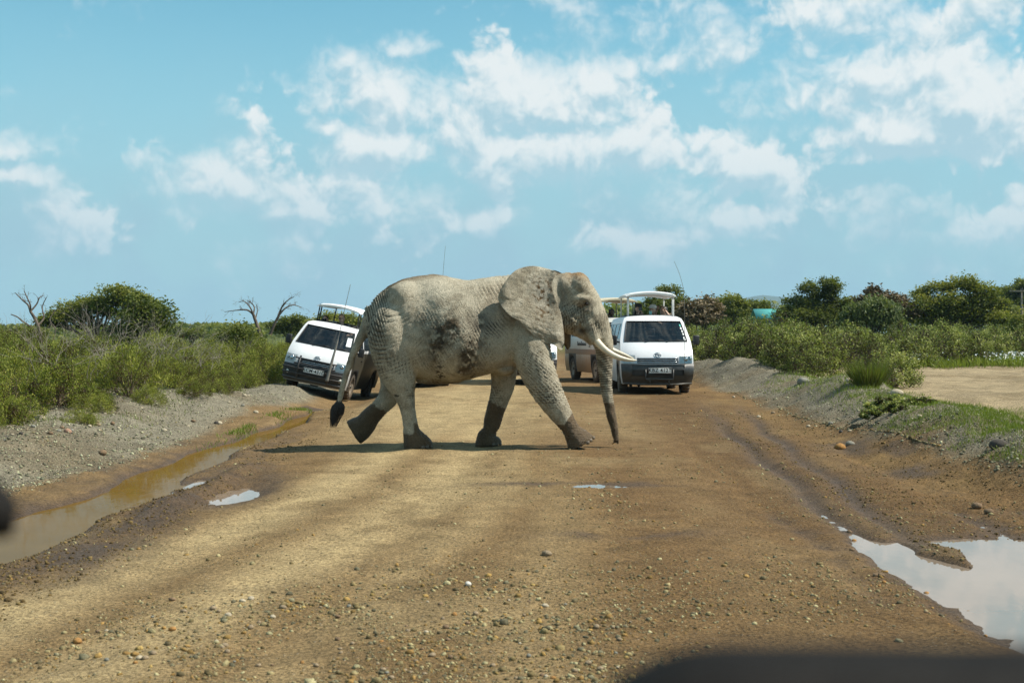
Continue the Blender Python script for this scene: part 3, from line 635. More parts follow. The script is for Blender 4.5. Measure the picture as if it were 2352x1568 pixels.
    for side in (-1, 1):
        u = np.linspace(0, 1, nu)[None, :, None]; G = A[:, None, :] * (1 - u) + B[:, None, :] * u            # (120, nu, 2)
        v = np.linspace(0, 1, 120)[:, None]; uu = np.linspace(0, 1, nu)[None, :]
        gp, gq = G[..., 0], G[..., 1]
        if side > 0:                                    # the far ear hangs a little lower and further forward
            gp = 1745 + (gp - 1745) * .62 + 62; gq = gq * 1.0 + 6
        xg, zg = ez(gp, gq)
        bk = np.clip((1745 - gp) / 465, 0, 1.05) if side < 0 else uu
        yo = .275 + .40 * bk ** .9 + .10 * (gq - 100) / 560 - .10 * sstep(.80, 1.05, bk) ** 2 + .035 * np.exp(-((bk - .12) / .10) ** 2)
        rip = .006 * np.sin(v * 46 + 5 * fbm(xg * 3, zg * 3, seed=160)) * sstep(.55, 1.0, uu) + .020 * np.sin(v * 9 + uu * 3.5) * (1 - .3 * v) + .010 * np.sin(v * 17 + uu * 4) * sstep(.35, 1, uu) + (fbm(xg * 7, zg * 7, oct=3, seed=161) - .5) * .022 + (fbm(xg * 26, zg * 26, oct=2, seed=162) - .5) * .010
        rip = rip - .004 * (1 - np.abs(np.sin((xg * .3 + zg) * 42 + 5 * fbm(xg * 4, zg * 4, seed=163)))) ** 3 * sstep(.15, .3, uu) 
        yo = yo + rip
        th = .016 * (1 - .6 * uu) + .004
        front = np.stack([xg, EY + side * (yo + th), zg], -1).reshape(-1, 3); backs = np.stack([xg, EY + side * (yo - th), zg], -1).reshape(-1, 3)
        qi = (np.arange(119)[:, None] * nu + np.arange(nu - 1)[None, :]).ravel(); Fq = np.stack([qi, qi + 1, qi + 1 + nu, qi + nu], 1); m_ = 120 * nu
        bd = np.concatenate([np.arange(nu), np.arange(1, 120) * nu + nu - 1, (119 * nu + np.arange(nu - 1))[::-1], (np.arange(1, 119) * nu)[::-1]])
        bn = np.roll(bd, -1); Fr = np.stack([bd, bn, bn + m_, bd + m_], 1)
        Fe = np.concatenate([Fq if side > 0 else Fq[:, ::-1], (Fq + m_)[:, ::-1] if side > 0 else Fq + m_, Fr])
        Ve = np.concatenate([front, backs]); pe = np.tile(gp.ravel(), 2); qe = np.tile(gq.ravel(), 2); ue = np.tile(np.broadcast_to(uu, gp.shape).ravel(), 2); ve = np.tile(np.broadcast_to(v, gp.shape).ravel(), 2)
        a5 = fbm(pe / 55, qe / 55, oct=4, seed=170); a2 = fbm(pe / 17, qe / 17, oct=4, seed=171); a1 = fbm(pe / 7, qe / 40, oct=3, seed=172)
        Ce = np.tile(np.array([.43, .375, .275]), (len(Ve), 1))
        def me_(f, c):
            nonlocal Ce; f = np.clip(f, 0, 1)[:, None]; Ce = Ce * (1 - f) + np.asarray(c) * f
        me_((a5 - .45) * 2.2, (.66, .595, .46)); me_((.47 - a5) * 2, (.37, .32, .225)); me_((a1 - .56) * 2.2, (.37, .32, .23))
        me_(np.exp(-((pe - 1600) / 75) ** 2 - ((qe - 270) / 110) ** 2) * .7, (.64, .58, .47))
        me_(sstep(.60, .66, a2) * np.exp(-((pe - 1600) / 85) ** 2 - ((qe - 320) / 170) ** 2) * 1.6, brn * 1.1)
        me_(np.exp(-((pe - 1590) / 42) ** 2 - ((qe - 415) / 26) ** 2) * sstep(.42, .55, a2) * 1.1, brn * 1.15)
        me_(sstep(.20, .03, ue) * .45 * (qe < 430), dark)
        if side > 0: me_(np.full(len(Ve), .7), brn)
        Vs.append(Ve); Fs.append(Fe + off); off += len(Ve); Cs.append(Ce); Ws.append(np.zeros(len(Ve)))
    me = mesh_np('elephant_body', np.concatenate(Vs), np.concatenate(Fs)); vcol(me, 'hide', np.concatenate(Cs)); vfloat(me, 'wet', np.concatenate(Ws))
    return me
def hide_mat():
    m = bpy.data.materials.new('elephant_hide'); m.use_nodes = True; t = NT(m.node_tree); b = t.n['Principled BSDF']
    ac = t.a('ShaderNodeAttribute', attribute_name='hide').outputs[0]; wt = t.a('ShaderNodeAttribute', attribute_name='wet').outputs[2]
    P = t.a('ShaderNodeTexCoord').outputs['Object']
    v1 = t.a('ShaderNodeTexVoronoi', feature='DISTANCE_TO_EDGE', ins={'Vector': P, 'Scale': 42.0}).outputs['Distance']
    v2 = t.a('ShaderNodeTexVoronoi', feature='DISTANCE_TO_EDGE', ins={'Vector': P, 'Scale': 110.0}).outputs['Distance']
    g = t.noise(P, 70, 5, .65); g2 = t.noise(P, 16, 5, .6)
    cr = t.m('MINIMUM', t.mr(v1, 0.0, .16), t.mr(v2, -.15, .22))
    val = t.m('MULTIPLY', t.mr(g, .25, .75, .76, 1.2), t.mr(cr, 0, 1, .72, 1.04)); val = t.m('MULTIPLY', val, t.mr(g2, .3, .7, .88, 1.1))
    t.put(b, 'Base Color', t.mix(1.0, ac, t.a('ShaderNodeCombineColor', ins={0: val, 1: val, 2: val}).outputs[0], 'MULTIPLY'))
    t.put(b, 'Roughness', t.m('SUBTRACT', .92, t.m('MULTIPLY', wt, t.mr(g, .3, .7, .15, .58)))); t.put(b, 'Specular IOR Level', t.m('ADD', .12, t.m('MULTIPLY', wt, .25)))
    h = t.m('ADD', cr, t.m('MULTIPLY', g, .9))
    t.put(b, 'Normal', t.a('ShaderNodeBump', ins={'Strength': .75, 'Distance': .010, 'Height': h}))
    return m
M_HIDE = hide_mat()
M_IVORY = pbr('ivory', (.64, .56, .41), .38, var=.18, vscale=9, bump=.15, bscale=50)
M_NAIL = pbr('toe_nail', (.13, .10, .065), .5, var=.3, vscale=20)
M_EYE = pbr('eye_dark', (.02, .013, .008), .08)
M_TUFT = pbr('tail_hair', (.035, .028, .022), .6, var=.4, vscale=30)
elephant = tag(empty('elephant', (0, EY, 0)), 'grey dusty elephant with mud caked legs walking across the dirt road', 'elephant')
def under(o, par=elephant):
    o.parent = par; o.matrix_parent_inverse = Matrix.Translation(par.location).inverted(); return o
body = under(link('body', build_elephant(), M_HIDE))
for s in (-1, 1):
    k = 0 if s < 0 else 1
    rows = [(1962, 585, 27, 0, -.18), (1998, 632, 25, 0, -.20), (2052, 682, 22, 0, -.225), (2122, 720, 19, 0, -.235), (2195, 740, 13, 0, -.22), (2240, 745, 8.5, 0, -.205), (2263, 744, 3.5, 0, -.20)] if s < 0 else \
           [(1975, 585, 25, 0, .18), (2020, 628, 24, 0, .21), (2080, 664, 21, 0, .235), (2145, 692, 17, 0, .24), (2205, 716, 12, 0, .225), (2245, 733, 7, 0, .21), (2258, 738, 3, 0, .205)]
    Pp = catmull(np.array(rows, float), 36); x, z = ez(Pp[:, 0], Pp[:, 1])
    mb = MB(); mb.tube(np.stack([x, EY + Pp[:, 4], z], 1), Pp[:, 2] * ES, 18); under(mb.build('tusk', M_IVORY))
    x, z = ez(1906, 345); mb = MB(); mb.ell((x, EY + s * .262, z), (.026, .022, .024), 16, 10); under(mb.build('eye', M_EYE))
def nails(p0, p1, q, y0, ry, tilt=0):
    for k in range(3):
        f = (k + .5) / 3; a = R(-62 + 62 * f)
        pp = p0 + (p1 - p0) * f; x, z = ez(pp, q - tilt * f); mb = MB(); mb.ell((x, EY + y0 - ry * math.cos(f * 1.5), z), (.030, .016, .026), 12, 8, Matrix.Rotation(f * 1.2, 4, 'Z')); under(mb.build('toe_nail', M_NAIL))
nails(740, 822, 1352, -.29, .185); nails(1232, 1304, 1356, .31, .17); nails(1895, 1962, 1325, -.36, .165, 45)
mb = MB(); rg = random.Random(5)
for i in range(320):
    a = rg.uniform(0, 6.28); r = rg.uniform(.2, 1); t0 = rg.uniform(0, .55); L = rg.uniform(.35, 1.12)
    x0, z0 = ez(146 - 8 * t0, 1015 + 60 * t0); x1, z1 = ez(136 + 52 * r * math.cos(a), 1080 + 25 * rg.random()); x2, z2 = ez(116 - 18 * L + 26 * r * math.cos(a), 1085 + 130 * L)
    Pq = catmull(np.array([(x0, EY - .10, z0), (x1, EY - .10 + .06 * r * math.sin(a), z1), (x2, EY - .10 + .04 * r * math.sin(a), z2)]), 6)
    mb.tube(Pq, np.linspace(.006, .0015, 6), 4, caps=False)
under(mb.build('tail_tuft', M_TUFT))

# ------------------------------------------------------------------ safari vans
def paint_mat(name, col, dirtc, lo, hi, k, stripe=None, flank=None):
    m = bpy.data.materials.new(name); m.use_nodes = True; t = NT(m.node_tree); b = t.n['Principled BSDF']
    P = t.a('ShaderNodeTexCoord').outputs['Object']; z = t.a('ShaderNodeSeparateXYZ', ins={0: P}).outputs[2]
    n = t.noise(P, 3.0, 6, .65); n2 = t.noise(P, 22, 4, .6)
    c = t.mix(t.mr(n2, .35, .75, 0, .10), (*col, 1), dirtc)
    if stripe: c = t.mix(t.m('MULTIPLY', t.mr(z, stripe[0] - .01, stripe[0], smooth=False), t.mr(z, stripe[1] + .01, stripe[1], smooth=False)), c, stripe[2])
    if flank:  # shaded side of the body painted into its colour
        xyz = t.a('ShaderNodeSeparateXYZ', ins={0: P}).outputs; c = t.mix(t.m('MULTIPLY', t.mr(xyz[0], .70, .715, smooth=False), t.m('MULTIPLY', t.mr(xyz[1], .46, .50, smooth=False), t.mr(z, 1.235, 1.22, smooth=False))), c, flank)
    f = t.m('MULTIPLY', t.mr(t.m('ADD', z, t.m('MULTIPLY', t.m('SUBTRACT', n, .5), .55)), hi, lo), k)
    c = t.mix(f, c, dirtc)
    geo = t.a('ShaderNodeNewGeometry')
    c = t.mix(geo.outputs['Backfacing'], c, (.045, .045, .045))            # dark lining on the inside
    t.put(b, 'Base Color', c); t.put(b, 'Roughness', t.m('ADD', .30, t.m('MULTIPLY', f, .5))); t.put(b, 'Specular IOR Level', .4)
    return m
def glass_mat(name, tint, gl=.10):
    m = bpy.data.materials.new(name); m.use_nodes = True; t = NT(m.node_tree); t.n.clear()
    fr = t.a('ShaderNodeFresnel', ins={0: 1.5}).outputs[0]
    P = t.a('ShaderNodeTexCoord').outputs['Object']
    tr = t.a('ShaderNodeBsdfTransparent', ins={0: (*tint, 1)}); gb = t.a('ShaderNodeBsdfGlossy', ins={0: (.8, .85, .86, 1), 1: .04})
    df = t.a('ShaderNodeBsdfDiffuse', ins={0: (.30, .26, .20, 1)})
    s1 = t.a('ShaderNodeMixShader', ins={0: t.m('MAXIMUM', fr, gl), 1: tr, 2: gb}); s2 = t.a('ShaderNodeMixShader', ins={0: t.mr(t.noise(P, 7, 6, .7), .45, .8, .01, .10), 1: s1, 2: df})
    t.a('ShaderNodeOutputMaterial', ins={0: s2}); return m
M_GLASS = glass_mat('van_glass', (.30, .34, .34)); M_LENS = glass_mat('lamp_lens', (.92, .93, .92), .05)
M_RUBBER = pbr('tyre_rubber', (.022, .021, .020), .85, var=.5, vscale=14, bump=.3, bscale=30, dirt=((.17, .12, .07), 0.0, .5, .5, .5))
M_RIM = pbr('dusty_steel_rim', (.30, .25, .19), .6, .3, var=.4, vscale=12)
M_BLACK = pbr('black_trim', (.018, .018, .019), .55, var=.4, vscale=10, dirt=((.14, .11, .075), .1, .9, .6, .35))
M_STEEL = pbr('dark_steel_bar', (.040, .045, .047), .45, .4, var=.35, vscale=12, dirt=((.15, .12, .08), .1, .9, .6, .35))
M_CHROME = pbr('worn_chrome', (.55, .57, .58), .22, 1.0, var=.2, vscale=14)
M_REFL = pbr('lamp_bowl', (.60, .62, .60), .35, .5, var=.15, vscale=10)
M_PLATE = pbr('plate_white', (.72, .73, .70), .5, var=.12, vscale=18)
M_PTEXT = pbr('plate_letter_black', (.012, .012, .012), .6)
M_INT = pbr('dark_cabin_lining', (.030, .030, .032), .8, var=.3, vscale=6)
M_SEAT = pbr('seat_cloth', (.085, .085, .09), .9, var=.4, vscale=10)
M_POPROOF = pbr('white_roof_panel', (.74, .74, .71), .45, var=.08, vscale=3)
M_POPTAN = pbr('cream_roof_panel', (.62, .53, .36), .5, var=.15, vscale=3)
M_FOG = pbr('fog_lamp_lens', (.70, .69, .58), .25, .1)
M_WHIP = pbr('grey_whip', (.16, .15, .13), .6)
M_STICK = pbr('white_sticker', (.75, .77, .76), .6, var=.1); M_STICKG = pbr('green_sticker', (.05, .45, .36), .6)
M_WHITEV = paint_mat('white_van_paint', (.72, .73, .74), (.22, .17, .11), .15, .95, .55)
M_WHITE1 = paint_mat('white_van_paint_muddy', (.72, .73, .73), (.16, .13, .085), .1, .80, .75)
M_WHITE1F = paint_mat('white_van_paint_flank_shade', (.72, .73, .73), (.13, .10, .06), .1, .85, .75, flank=(.055, .05, .036))  # tilted van: shade on one flank is part of the paint colour
M_TANV = paint_mat('cream_van_paint_dusty', (.52, .52, .48), (.34, .19, .082), .25, 1.40, 1.0, stripe=(.78, .93, (.13, .08, .06)))
ROWS = np.array([(.25, .06, .80), (.45, .0, .835), (.62, .0, .845), (.72, .03, .847), (.80, .05, .847), (.90, .09, .846), (1.05, .20, .843), (1.235, .42, .835), (1.30, .495, .825), (1.45, .665, .79), (1.66, .895, .738), (1.715, .955, .72), (1.79, 1.06, .685), (1.835, 1.20, .60)])
def lathe(prof, n=28):
    """prof (r, x) rings about the x axis"""
    V = []; F = []
    for r, x in prof:
        for j in range(n): a = 2 * math.pi * j / n; V.append((x, r * math.cos(a), r * math.sin(a)))
    for i in range(len(prof) - 1):
        for j in range(n): F.append([i * n + j, i * n + (j + 1) % n, (i + 1) * n + (j + 1) % n, (i + 1) * n + j])
    return np.array(V), F
NS = 17
def fcurve(z):
    return np.interp(z, [.25, .9, 1.24, 1.7, 1.85], [.17, .17, .14, .11, .10])
def front_pt(i, s):
    z, y, w = ROWS[i]; return (w * math.copysign(abs(s) ** .93, s), y + fcurve(z) * abs(s) ** 3.2, z)
def front_at(s, z, out=.004):
    """point on the nose surface at height z, fraction s of the half width"""
    y = np.interp(z, ROWS[:, 0], ROWS[:, 1]); w = np.interp(z, ROWS[:, 0], ROWS[:, 2])
    return np.array((w * math.copysign(abs(s) ** .93, s), y + fcurve(z) * abs(s) ** 3.2 - out, z))
ABS = [.55, 1.45, 1.62, 1.72, 2.75, 2.85, 3.12, 3.75, 3.85, 4.02, 4.45, 4.62]
def side_cols(i):
    z, y, w = ROWS[i]; st = y + fcurve(z)
    if z < 1.0: return [st, st + .10] + ABS
    c1 = st + .11; return [st, c1, c1 + (1.62 - c1) * .35, c1 + (1.62 - c1) * .85] + ABS[2:]
def van_meshes():
    body = MB(); nr = len(ROWS)
    Vf = [front_pt(i, s) for i in range(nr) for s in np.linspace(-1, 1, NS)]
    F = []; ws = []
    for i in range(nr - 1):
        for j in range(NS - 1):
            f = [i * NS + j, i * NS + j + 1, (i + 1) * NS + j + 1, (i + 1) * NS + j]
            if 7 <= i <= 10 and 0 < j < NS - 2 + 0: ws.append(f)
            else: F.append(f)
    body.add(Vf, F)
    wsm = MB(); A = np.array(Vf); A[:, 1] += .008; wsm.add(A, ws)
    sides = []; ncol = len(side_cols(0))
    for s in (-1, 1):
        V = []; 
        for i in range(nr):
            z, y, w = ROWS[i]; cols = side_cols(i)
            for k, yc in enumerate(cols):
                ww = w - (.03 if k == ncol - 1 else 0) - (.0 if k else 0); V.append((s * ww, yc, z))
        F = []; G = [[], [], [], []]
        for i in range(nr - 1):
            for k in range(ncol - 1):
                f = [i * ncol + k, i * ncol + k + 1, (i + 1) * ncol + k + 1, (i + 1) * ncol + k]
                if s < 0: f = f[::-1]
                if i < 4 and k in (2, 8, 9, 10): continue           # wheel openings
                if i in (8, 9):
                    if k in (1, 2, 3): G[0].append(f); continue
                    if k == 5: G[1].append(f); continue
                    if k in (7, 8): G[2].append(f); continue
                    if k in (10, 11): G[3].append(f); continue
                F.append(f)
        body.add(V, F)
        V2 = np.array(V); V2[:, 0] -= s * .010
        sides.append((V2, G))
        # panels round the wheel openings
        for (ya, yb) in ((.55, 1.45), (3.12, 4.02)):
            yc = (ya + yb) / 2; n = 19; out = []; inn = []
            path = [(ya, .25), (ya, .80), (yb, .80), (yb, .25)]; L = [.55, .90, .55]; tot = sum(L)
            for t_ in np.linspace(0, 1, n):
                d = t_ * tot
                for q_ in range(3):
                    if d <= L[q_] + 1e-9 or q_ == 2: f = min(1, d / L[q_]); out.append((path[q_][0] + (path[q_ + 1][0] - path[q_][0]) * f, path[q_][1] + (path[q_ + 1][1] - path[q_][1]) * f)); break
                    d -= L[q_]
                a = math.pi * 1.06 - t_ * math.pi * 1.12; inn.append((yc + .405 * math.cos(a), max(.25, .33 + .405 * math.sin(a))))
            wf = lambda z: float(np.interp(z, ROWS[:, 0], ROWS[:, 2]))
            V = [(s * wf(z), y, z) for y, z in out] + [(s * (wf(z) + .006), y, z) for y, z in inn] + [(s * (wf(z) - .16), y, z) for y, z in inn]
            F = [[k, k + 1, n + k + 1, n + k] for k in range(n - 1)] + [[n + k, n + k + 1, 2 * n + k + 1, 2 * n + k] for k in range(n - 1)]
            body.add(V, F if s > 0 else [f[::-1] for f in F])
    # roof with the open hatch, tail
    colsr = side_cols(nr - 1); xs = [-.60, -.535, -.27, 0, .27, .535, .60]; V = []
    for yc in colsr:
        for x in xs: V.append((x, yc, 1.835 + .03 * (1 - (x / .6) ** 2)))
    n = len(xs); F = []
    for k in range(len(colsr) - 1):
        for j in range(n - 1):
            if 1 <= j <= n - 3 and colsr[k] >= 1.60 and colsr[k + 1] <= 3.86: continue
            F.append([k * n + j, k * n + j + 1, (k + 1) * n + j + 1, (k + 1) * n + j])
    # close the gap between the curved front edge and the roof sheet
    top = [front_pt(nr - 1, s) for s in np.linspace(-1, 1, NS)]
    body.add(V, F)
    cap = [(x, y, z + .0) for x, y, z in top] + [(x * (.6 / top[-1][0]), colsr[0], 1.835 + .03 * (1 - x * x / (top[-1][0] ** 2))) for x, y, z in top]
    body.add(cap, [[j, j + 1, NS + j + 1, NS + j] for j in range(NS - 1)])
    tl = []; 
    for i in range(nr): z, y, w = ROWS[i]; tl += [(-(w - .03), 4.62, z), (-(w - .03) * .5, 4.66, z), ((w - .03) * .5, 4.66, z), (w - .03, 4.62, z)]
    rg = []; TF = []
    for i in range(nr - 1):
        for j in range(3):
            f = [i * 4 + j, (i + 1) * 4 + j, (i + 1) * 4 + j + 1, i * 4 + j + 1]
            (rg if (i in (7, 8, 9) and j == 1) else TF).append(f)
    body.add(tl, TF)
    return body, wsm, sides, (np.array(tl), rg)
_VM = van_meshes()
_VM_BODY = _VM[0].mesh('van_body'); _VM_WS = _VM[1].mesh('windscreen')
def torus_pts(c, rx, rz, n=28, y=0.0):
    return np.array([(c[0] + rx * math.cos(a), c[1] + y, c[2] + rz * math.sin(a)) for a in np.linspace(0, 2 * math.pi, n)])
def text_obj(name, txt, size, mat, parent, loc, rot, ext=.002, sx=1.0):
    cu = bpy.data.curves.new(name, 'FONT'); cu.body = txt; cu.size = size; cu.align_x = 'CENTER'; cu.align_y = 'CENTER'; cu.extrude = ext; cu.space_character = 1.08; cu.offset = size * .016
    o = bpy.data.objects.new(name, cu); COL.objects.link(o); bpy.context.view_layer.update()
    me = bpy.data.meshes.new_from_object(o.evaluated_get(bpy.context.evaluated_depsgraph_get())); bpy.data.objects.remove(o); bpy.data.curves.remove(cu)
    me.materials.clear(); me.materials.append(mat); o = bpy.data.objects.new(name, me); COL.objects.link(o); o.parent = parent; o.location = loc; o.rotation_euler = rot; o.scale = (sx, 1, 1); return o
def make_van(label, loc, yaw=0.0, roll=0.0, paint=M_WHITEV, bar='hoop', plate=None, whip=None, roof=M_POPROOF, sticker=None, grp='white safari vans stopped on the road', steer=True, script=False, panel_h=0.0):
    g = tag(empty('safari_van', loc), label, 'van', grp)
    g.rotation_mode = 'ZYX'; g.rotation_euler = (0, roll, yaw)
    me = _VM_BODY.copy(); me.materials.clear(); me.materials.append(paint); body = link('body', me, None, g)
    ws = link('windscreen', _VM_WS, M_GLASS, g)
    # rubber seal round the windscreen
    mb = MB(); jl, jr = 1, NS - 2
    S = np.linspace(-1, 1, NS); ring = [front_at(S[j], 1.235, .004) for j in range(jl, jr + 1)] + [front_at(S[jr], z, .004) for z in np.linspace(1.235, 1.715, 10)[1:]] + [front_at(S[j], 1.715, .004) for j in range(jr - 1, jl - 1, -1)] + [front_at(S[jl], z, .004) for z in np.linspace(1.715, 1.235, 10)[1:]]
    mb.tube(np.array(ring), .014, 6, caps=False); mb.build('seal', M_BLACK, ws)
    for kx in (-.30, .25):       # wipers resting on the glass foot
        mb = MB(); mb.tube(np.array([front_at(kx, 1.225, .02), front_at(kx + .32, 1.28, .02), front_at(kx + .50, 1.265, .02)]), .008, 5); mb.build('wiper', M_BLACK, g)
    for V2, G in _VM[2]:
        for f in G:
            mb = MB(); mb.add(V2, f); mb.build('window', M_GLASS, g)
    mb = MB(); mb.add(*_VM[3]); mb.build('rear_window', M_GLASS, g)
    # cabin: floor, fascia, seats, steering wheel
    mb = MB(); mb.box((0, 2.4, .36), (1.5, 4.2, .10)); mb.build('floor', M_INT, g)
    mb = MB(); mb.box((0, .78, 1.02), (1.42, .46, .30), bev=.05); mb.build('fascia', M_INT, g)
    for (sx, sy) in ((-.42, 1.45), (.42, 1.45), (0, 1.45)) + tuple((x, y) for y in (2.35, 3.2, 4.0) for x in (-.42, .42)):
        mb = MB(); mb.box((sx, sy, .72), (.44, .44, .16), bev=.04); mb.box((sx, sy + .25, 1.08), (.42, .12, .60), Matrix.Rotation(-.12, 4, 'X'), bev=.04); mb.box((sx, sy + .30, 1.47), (.24, .08, .16), bev=.03); mb.build('seat', M_SEAT, g)
    if steer:
        mb = MB(); Pt = torus_pts((0, 0, 0), .19, .19, 26); Pt = Pt @ np.array(Matrix.Rotation(R(-38), 3, 'X')).T + np.array((-.40, 1.02, 1.18)); mb.tube(Pt, .014, 6, caps=False)
        mb.tube(np.array([(-.58, 1.02, 1.18), (-.22, 1.02, 1.18)]), .013, 6); mb.tube(np.array([(-.40, 1.03, 1.18), (-.40, .86, 1.02)]), .02, 6); mb.build('steering_wheel', M_BLACK, g)
    # nose: grille, emblem, lamps
    gr = MB(); Pn = [front_at(s, z, .006) for z in (.74, .80, .865) for s in np.linspace(-.54, .54, 13)]
    gr.add(Pn, [[i * 13 + j, i * 13 + j + 1, (i + 1) * 13 + j + 1, (i + 1) * 13 + j] for i in range(2) for j in range(12)]); go = gr.build('grille', M_BLACK, g)
    for z in (.765, .805, .85):
        mb = MB(); mb.tube(np.array([front_at(s, z, .016) for s in np.linspace(-.52, .52, 15)]), .011 if z < .84 else .016, 6); mb.build('grille_bar', M_CHROME, go)
    em = MB(); c = front_at(.0, .925, .012); tl = .55
    for (rx, rz, dz) in ((.078, .052, 0), (.030, .050, 0.0), (.052, .020, .022)):
        Pt = torus_pts((0, 0, 0), rx, rz, 24); Pt[:, 2] += dz; Pt[:, 1] = Pt[:, 2] * .45; em.tube(Pt + c, .0075, 6, caps=False)
    em.build('emblem', M_CHROME, g)
    for s in (-1, 1):
        hb = MB(); Zs = (.735, .80, .87, .925); Ss = np.linspace(.60, .985, 7)
        Pn = [front_at(s * t_, z + (.0 if t_ < .95 else .02), -.004) for z in Zs for t_ in Ss]; nn = len(Ss)
        F = [[i * nn + j, i * nn + j + 1, (i + 1) * nn + j + 1, (i + 1) * nn + j] for i in range(len(Zs) - 1) for j in range(nn - 1)]
        bowl = MB(); A = np.array(Pn); bowl.add(A, F if s > 0 else [f[::-1] for f in F]); ho = bowl.build('headlight', M_REFL, g)
        ho.location.y -= .012
        mb = MB(); cc = front_at(s * .76, .83, .02); mb.ell(cc, (.055, .02, .055), 16, 8); cc2 = front_at(s * .90, .84, .02); mb.ell(cc2, (.035, .018, .04), 12, 8); mb.build('bulb_reflector', M_CHROME, ho, loc=(0, .012, 0))
        ln = MB(); A2 = A.copy(); A2[:, 1] -= .035; ln.add(A2, F if s > 0 else [f[::-1] for f in F]); ln.build('lens', M_LENS, ho, loc=(0, .012, 0))
        # wing mirror
        mb = MB(); mb.box((s * .975, .66, 1.27), (.15, .09, .235), Matrix.Rotation(s * .12, 4, 'Z'), bev=.03); mb.tube(np.array([(s * .83, .70, 1.22), (s * .92, .68, 1.24)]), .022, 6); mb.build('mirror', M_BLACK, g)
        mb = MB(); cc = front_at(s * .80, .48, .01); mb.ell(cc, (.055, .025, .055), 16, 8); mb.build('fog_lamp', M_FOG, g)
        for yw in (1.0, 3.57):
            V, F = lathe([(.20, .075), (.215, .10), (.26, .108), (.31, .10), (.332, .075), (.338, .03), (.338, -.03), (.332, -.075), (.31, -.10), (.20, -.10)])
            mb = MB(); mb.add(V, F)
            for k in range(20):
                a = 2 * math.pi * k / 20; mb.box((0.0, .336 * math.cos(a), .336 * math.sin(a)), (.19, .04, .022), Matrix.Rotation(a + math.pi / 2, 4, 'X'))
            w = mb.build('wheel', M_RUBBER, g, loc=(s * .735, yw, .338), rot=(0, 0, 0 if s > 0 else math.pi))
            V, F = lathe([(.002, .055), (.05, .065), (.09, .05), (.15, .045), (.18, .065), (.205, .085), (.21, .075)], 24); mb = MB(); mb.add(V, F); rm = mb.build('rim', M_RIM, w)
            V, F = lathe([(.002, .095), (.035, .09), (.045, .05)], 14); mb = MB(); mb.add(V, F); mb.build('hub_cap', M_STEEL, rm)
        mb = MB(); mb.box((s * .852, 1.55, 1.02), (.02, .14, .03), bev=.006); mb.build('door_handle', M_BLACK, g)
    # bumper / bars
    bm_ = MB()
    if bar == 'hoop':
        zz = [(.40, .0), (.46, .03), (.70, .035), (.725, .0)]
        Pn = [front_at(s * 1.0, z, .05 + o) for z, o in zz for s in np.linspace(-1, 1, 21)]
        F = [[i * 21 + j, i * 21 + j + 1, (i + 1) * 21 + j + 1, (i + 1) * 21 + j] for i in range(3) for j in range(20) if not (i == 1 and (3 <= j <= 16))]; bm_.add(Pn, F)
        bo = bm_.build('bumper', M_STEEL, g)
        mb = MB(); Pn = [front_at(s, z, .025) for z in (.27, .45, .60, .70) for s in np.linspace(-1, 1, 21)]; mb.add(Pn, [[i * 21 + j, i * 21 + j + 1, (i + 1) * 21 + j + 1, (i + 1) * 21 + j] for i in range(3) for j in range(20)]); mb.build('valance', M_BLACK, bo)
        mb = MB(); Pn = [front_at(s, z, .07) for z in (.585, .70) for s in np.linspace(-1, 1, 21)]; mb.add(Pn, [[j, j + 1, 22 + j, 21 + j] for j in range(20)]); Pn2 = [front_at(s, z, .07) for z in (.36, .44) for s in np.linspace(-1, 1, 21)]; mb.add(Pn2, [[j, j + 1, 22 + j, 21 + j] for j in range(20)]); mb.build('steel_beam', M_STEEL, bo)
        mb = MB(); mb.tube(np.array([(-.30, -.09, .60), (-.30, -.10, .37), (.34, -.10, .37), (.34, -.09, .60)]), .024, 8); mb.tube(np.array([(-.78, .02, .27), (-.4, -.07, .25), (.4, -.07, .25), (.78, .02, .27)]), .022, 8); mb.tube(np.array([(-.2, -.1, .37), (-.2, -.07, .25)]), .018, 6); mb.tube(np.array([(.24, -.1, .37), (.24, -.07, .25)]), .018, 6); mb.build('plate_hoop', M_STEEL, bo)
    else:
        Pn = [front_at(s, z, .03) for z in (.28, .42, .56, .69) for s in np.linspace(-1, 1, 21)]; bm_.add(Pn, [[i * 21 + j, i * 21 + j + 1, (i + 1) * 21 + j + 1, (i + 1) * 21 + j] for i in range(3) for j in range(20)]); bo = bm_.build('bumper', M_BLACK, g)
        for z, o, r in ((.86, .07, .018), (.72, .10, .022), (.60, .11, .022), (.34, .12, .028), (.47, .11, .02)):
            mb = MB(); lim = .62 if z > .7 else .98; mb.tube(np.array([front_at(s, z, o) for s in np.linspace(-lim, lim, 15)]), r, 8); mb.build('bull_bar_tube', M_BLACK, bo)
        for s in (-.46, .46):
            mb = MB(); mb.tube(np.array([front_at(s, .92, .09), front_at(s, .7, .13), front_at(s, .3, .13)]), .026, 8); mb.build('bull_bar_post', M_BLACK, bo)
        if bar == 'lamp':
            for s in (-1, 1):
                mb = MB(); mb.tube(np.array([front_at(s * .93, .66, .06), front_at(s * .98, .9, .14), front_at(s * .98, 1.02, .16), front_at(s * .8, 1.1, .14)]), .03, 8); mb.build('bull_bar_hoop', M_CHROME, bo)
                mb = MB(); mb.ell(front_at(s * .80, .80, .16), (.07, .05, .07), 16, 10); mb.build('spot_lamp', M_FOG, bo)
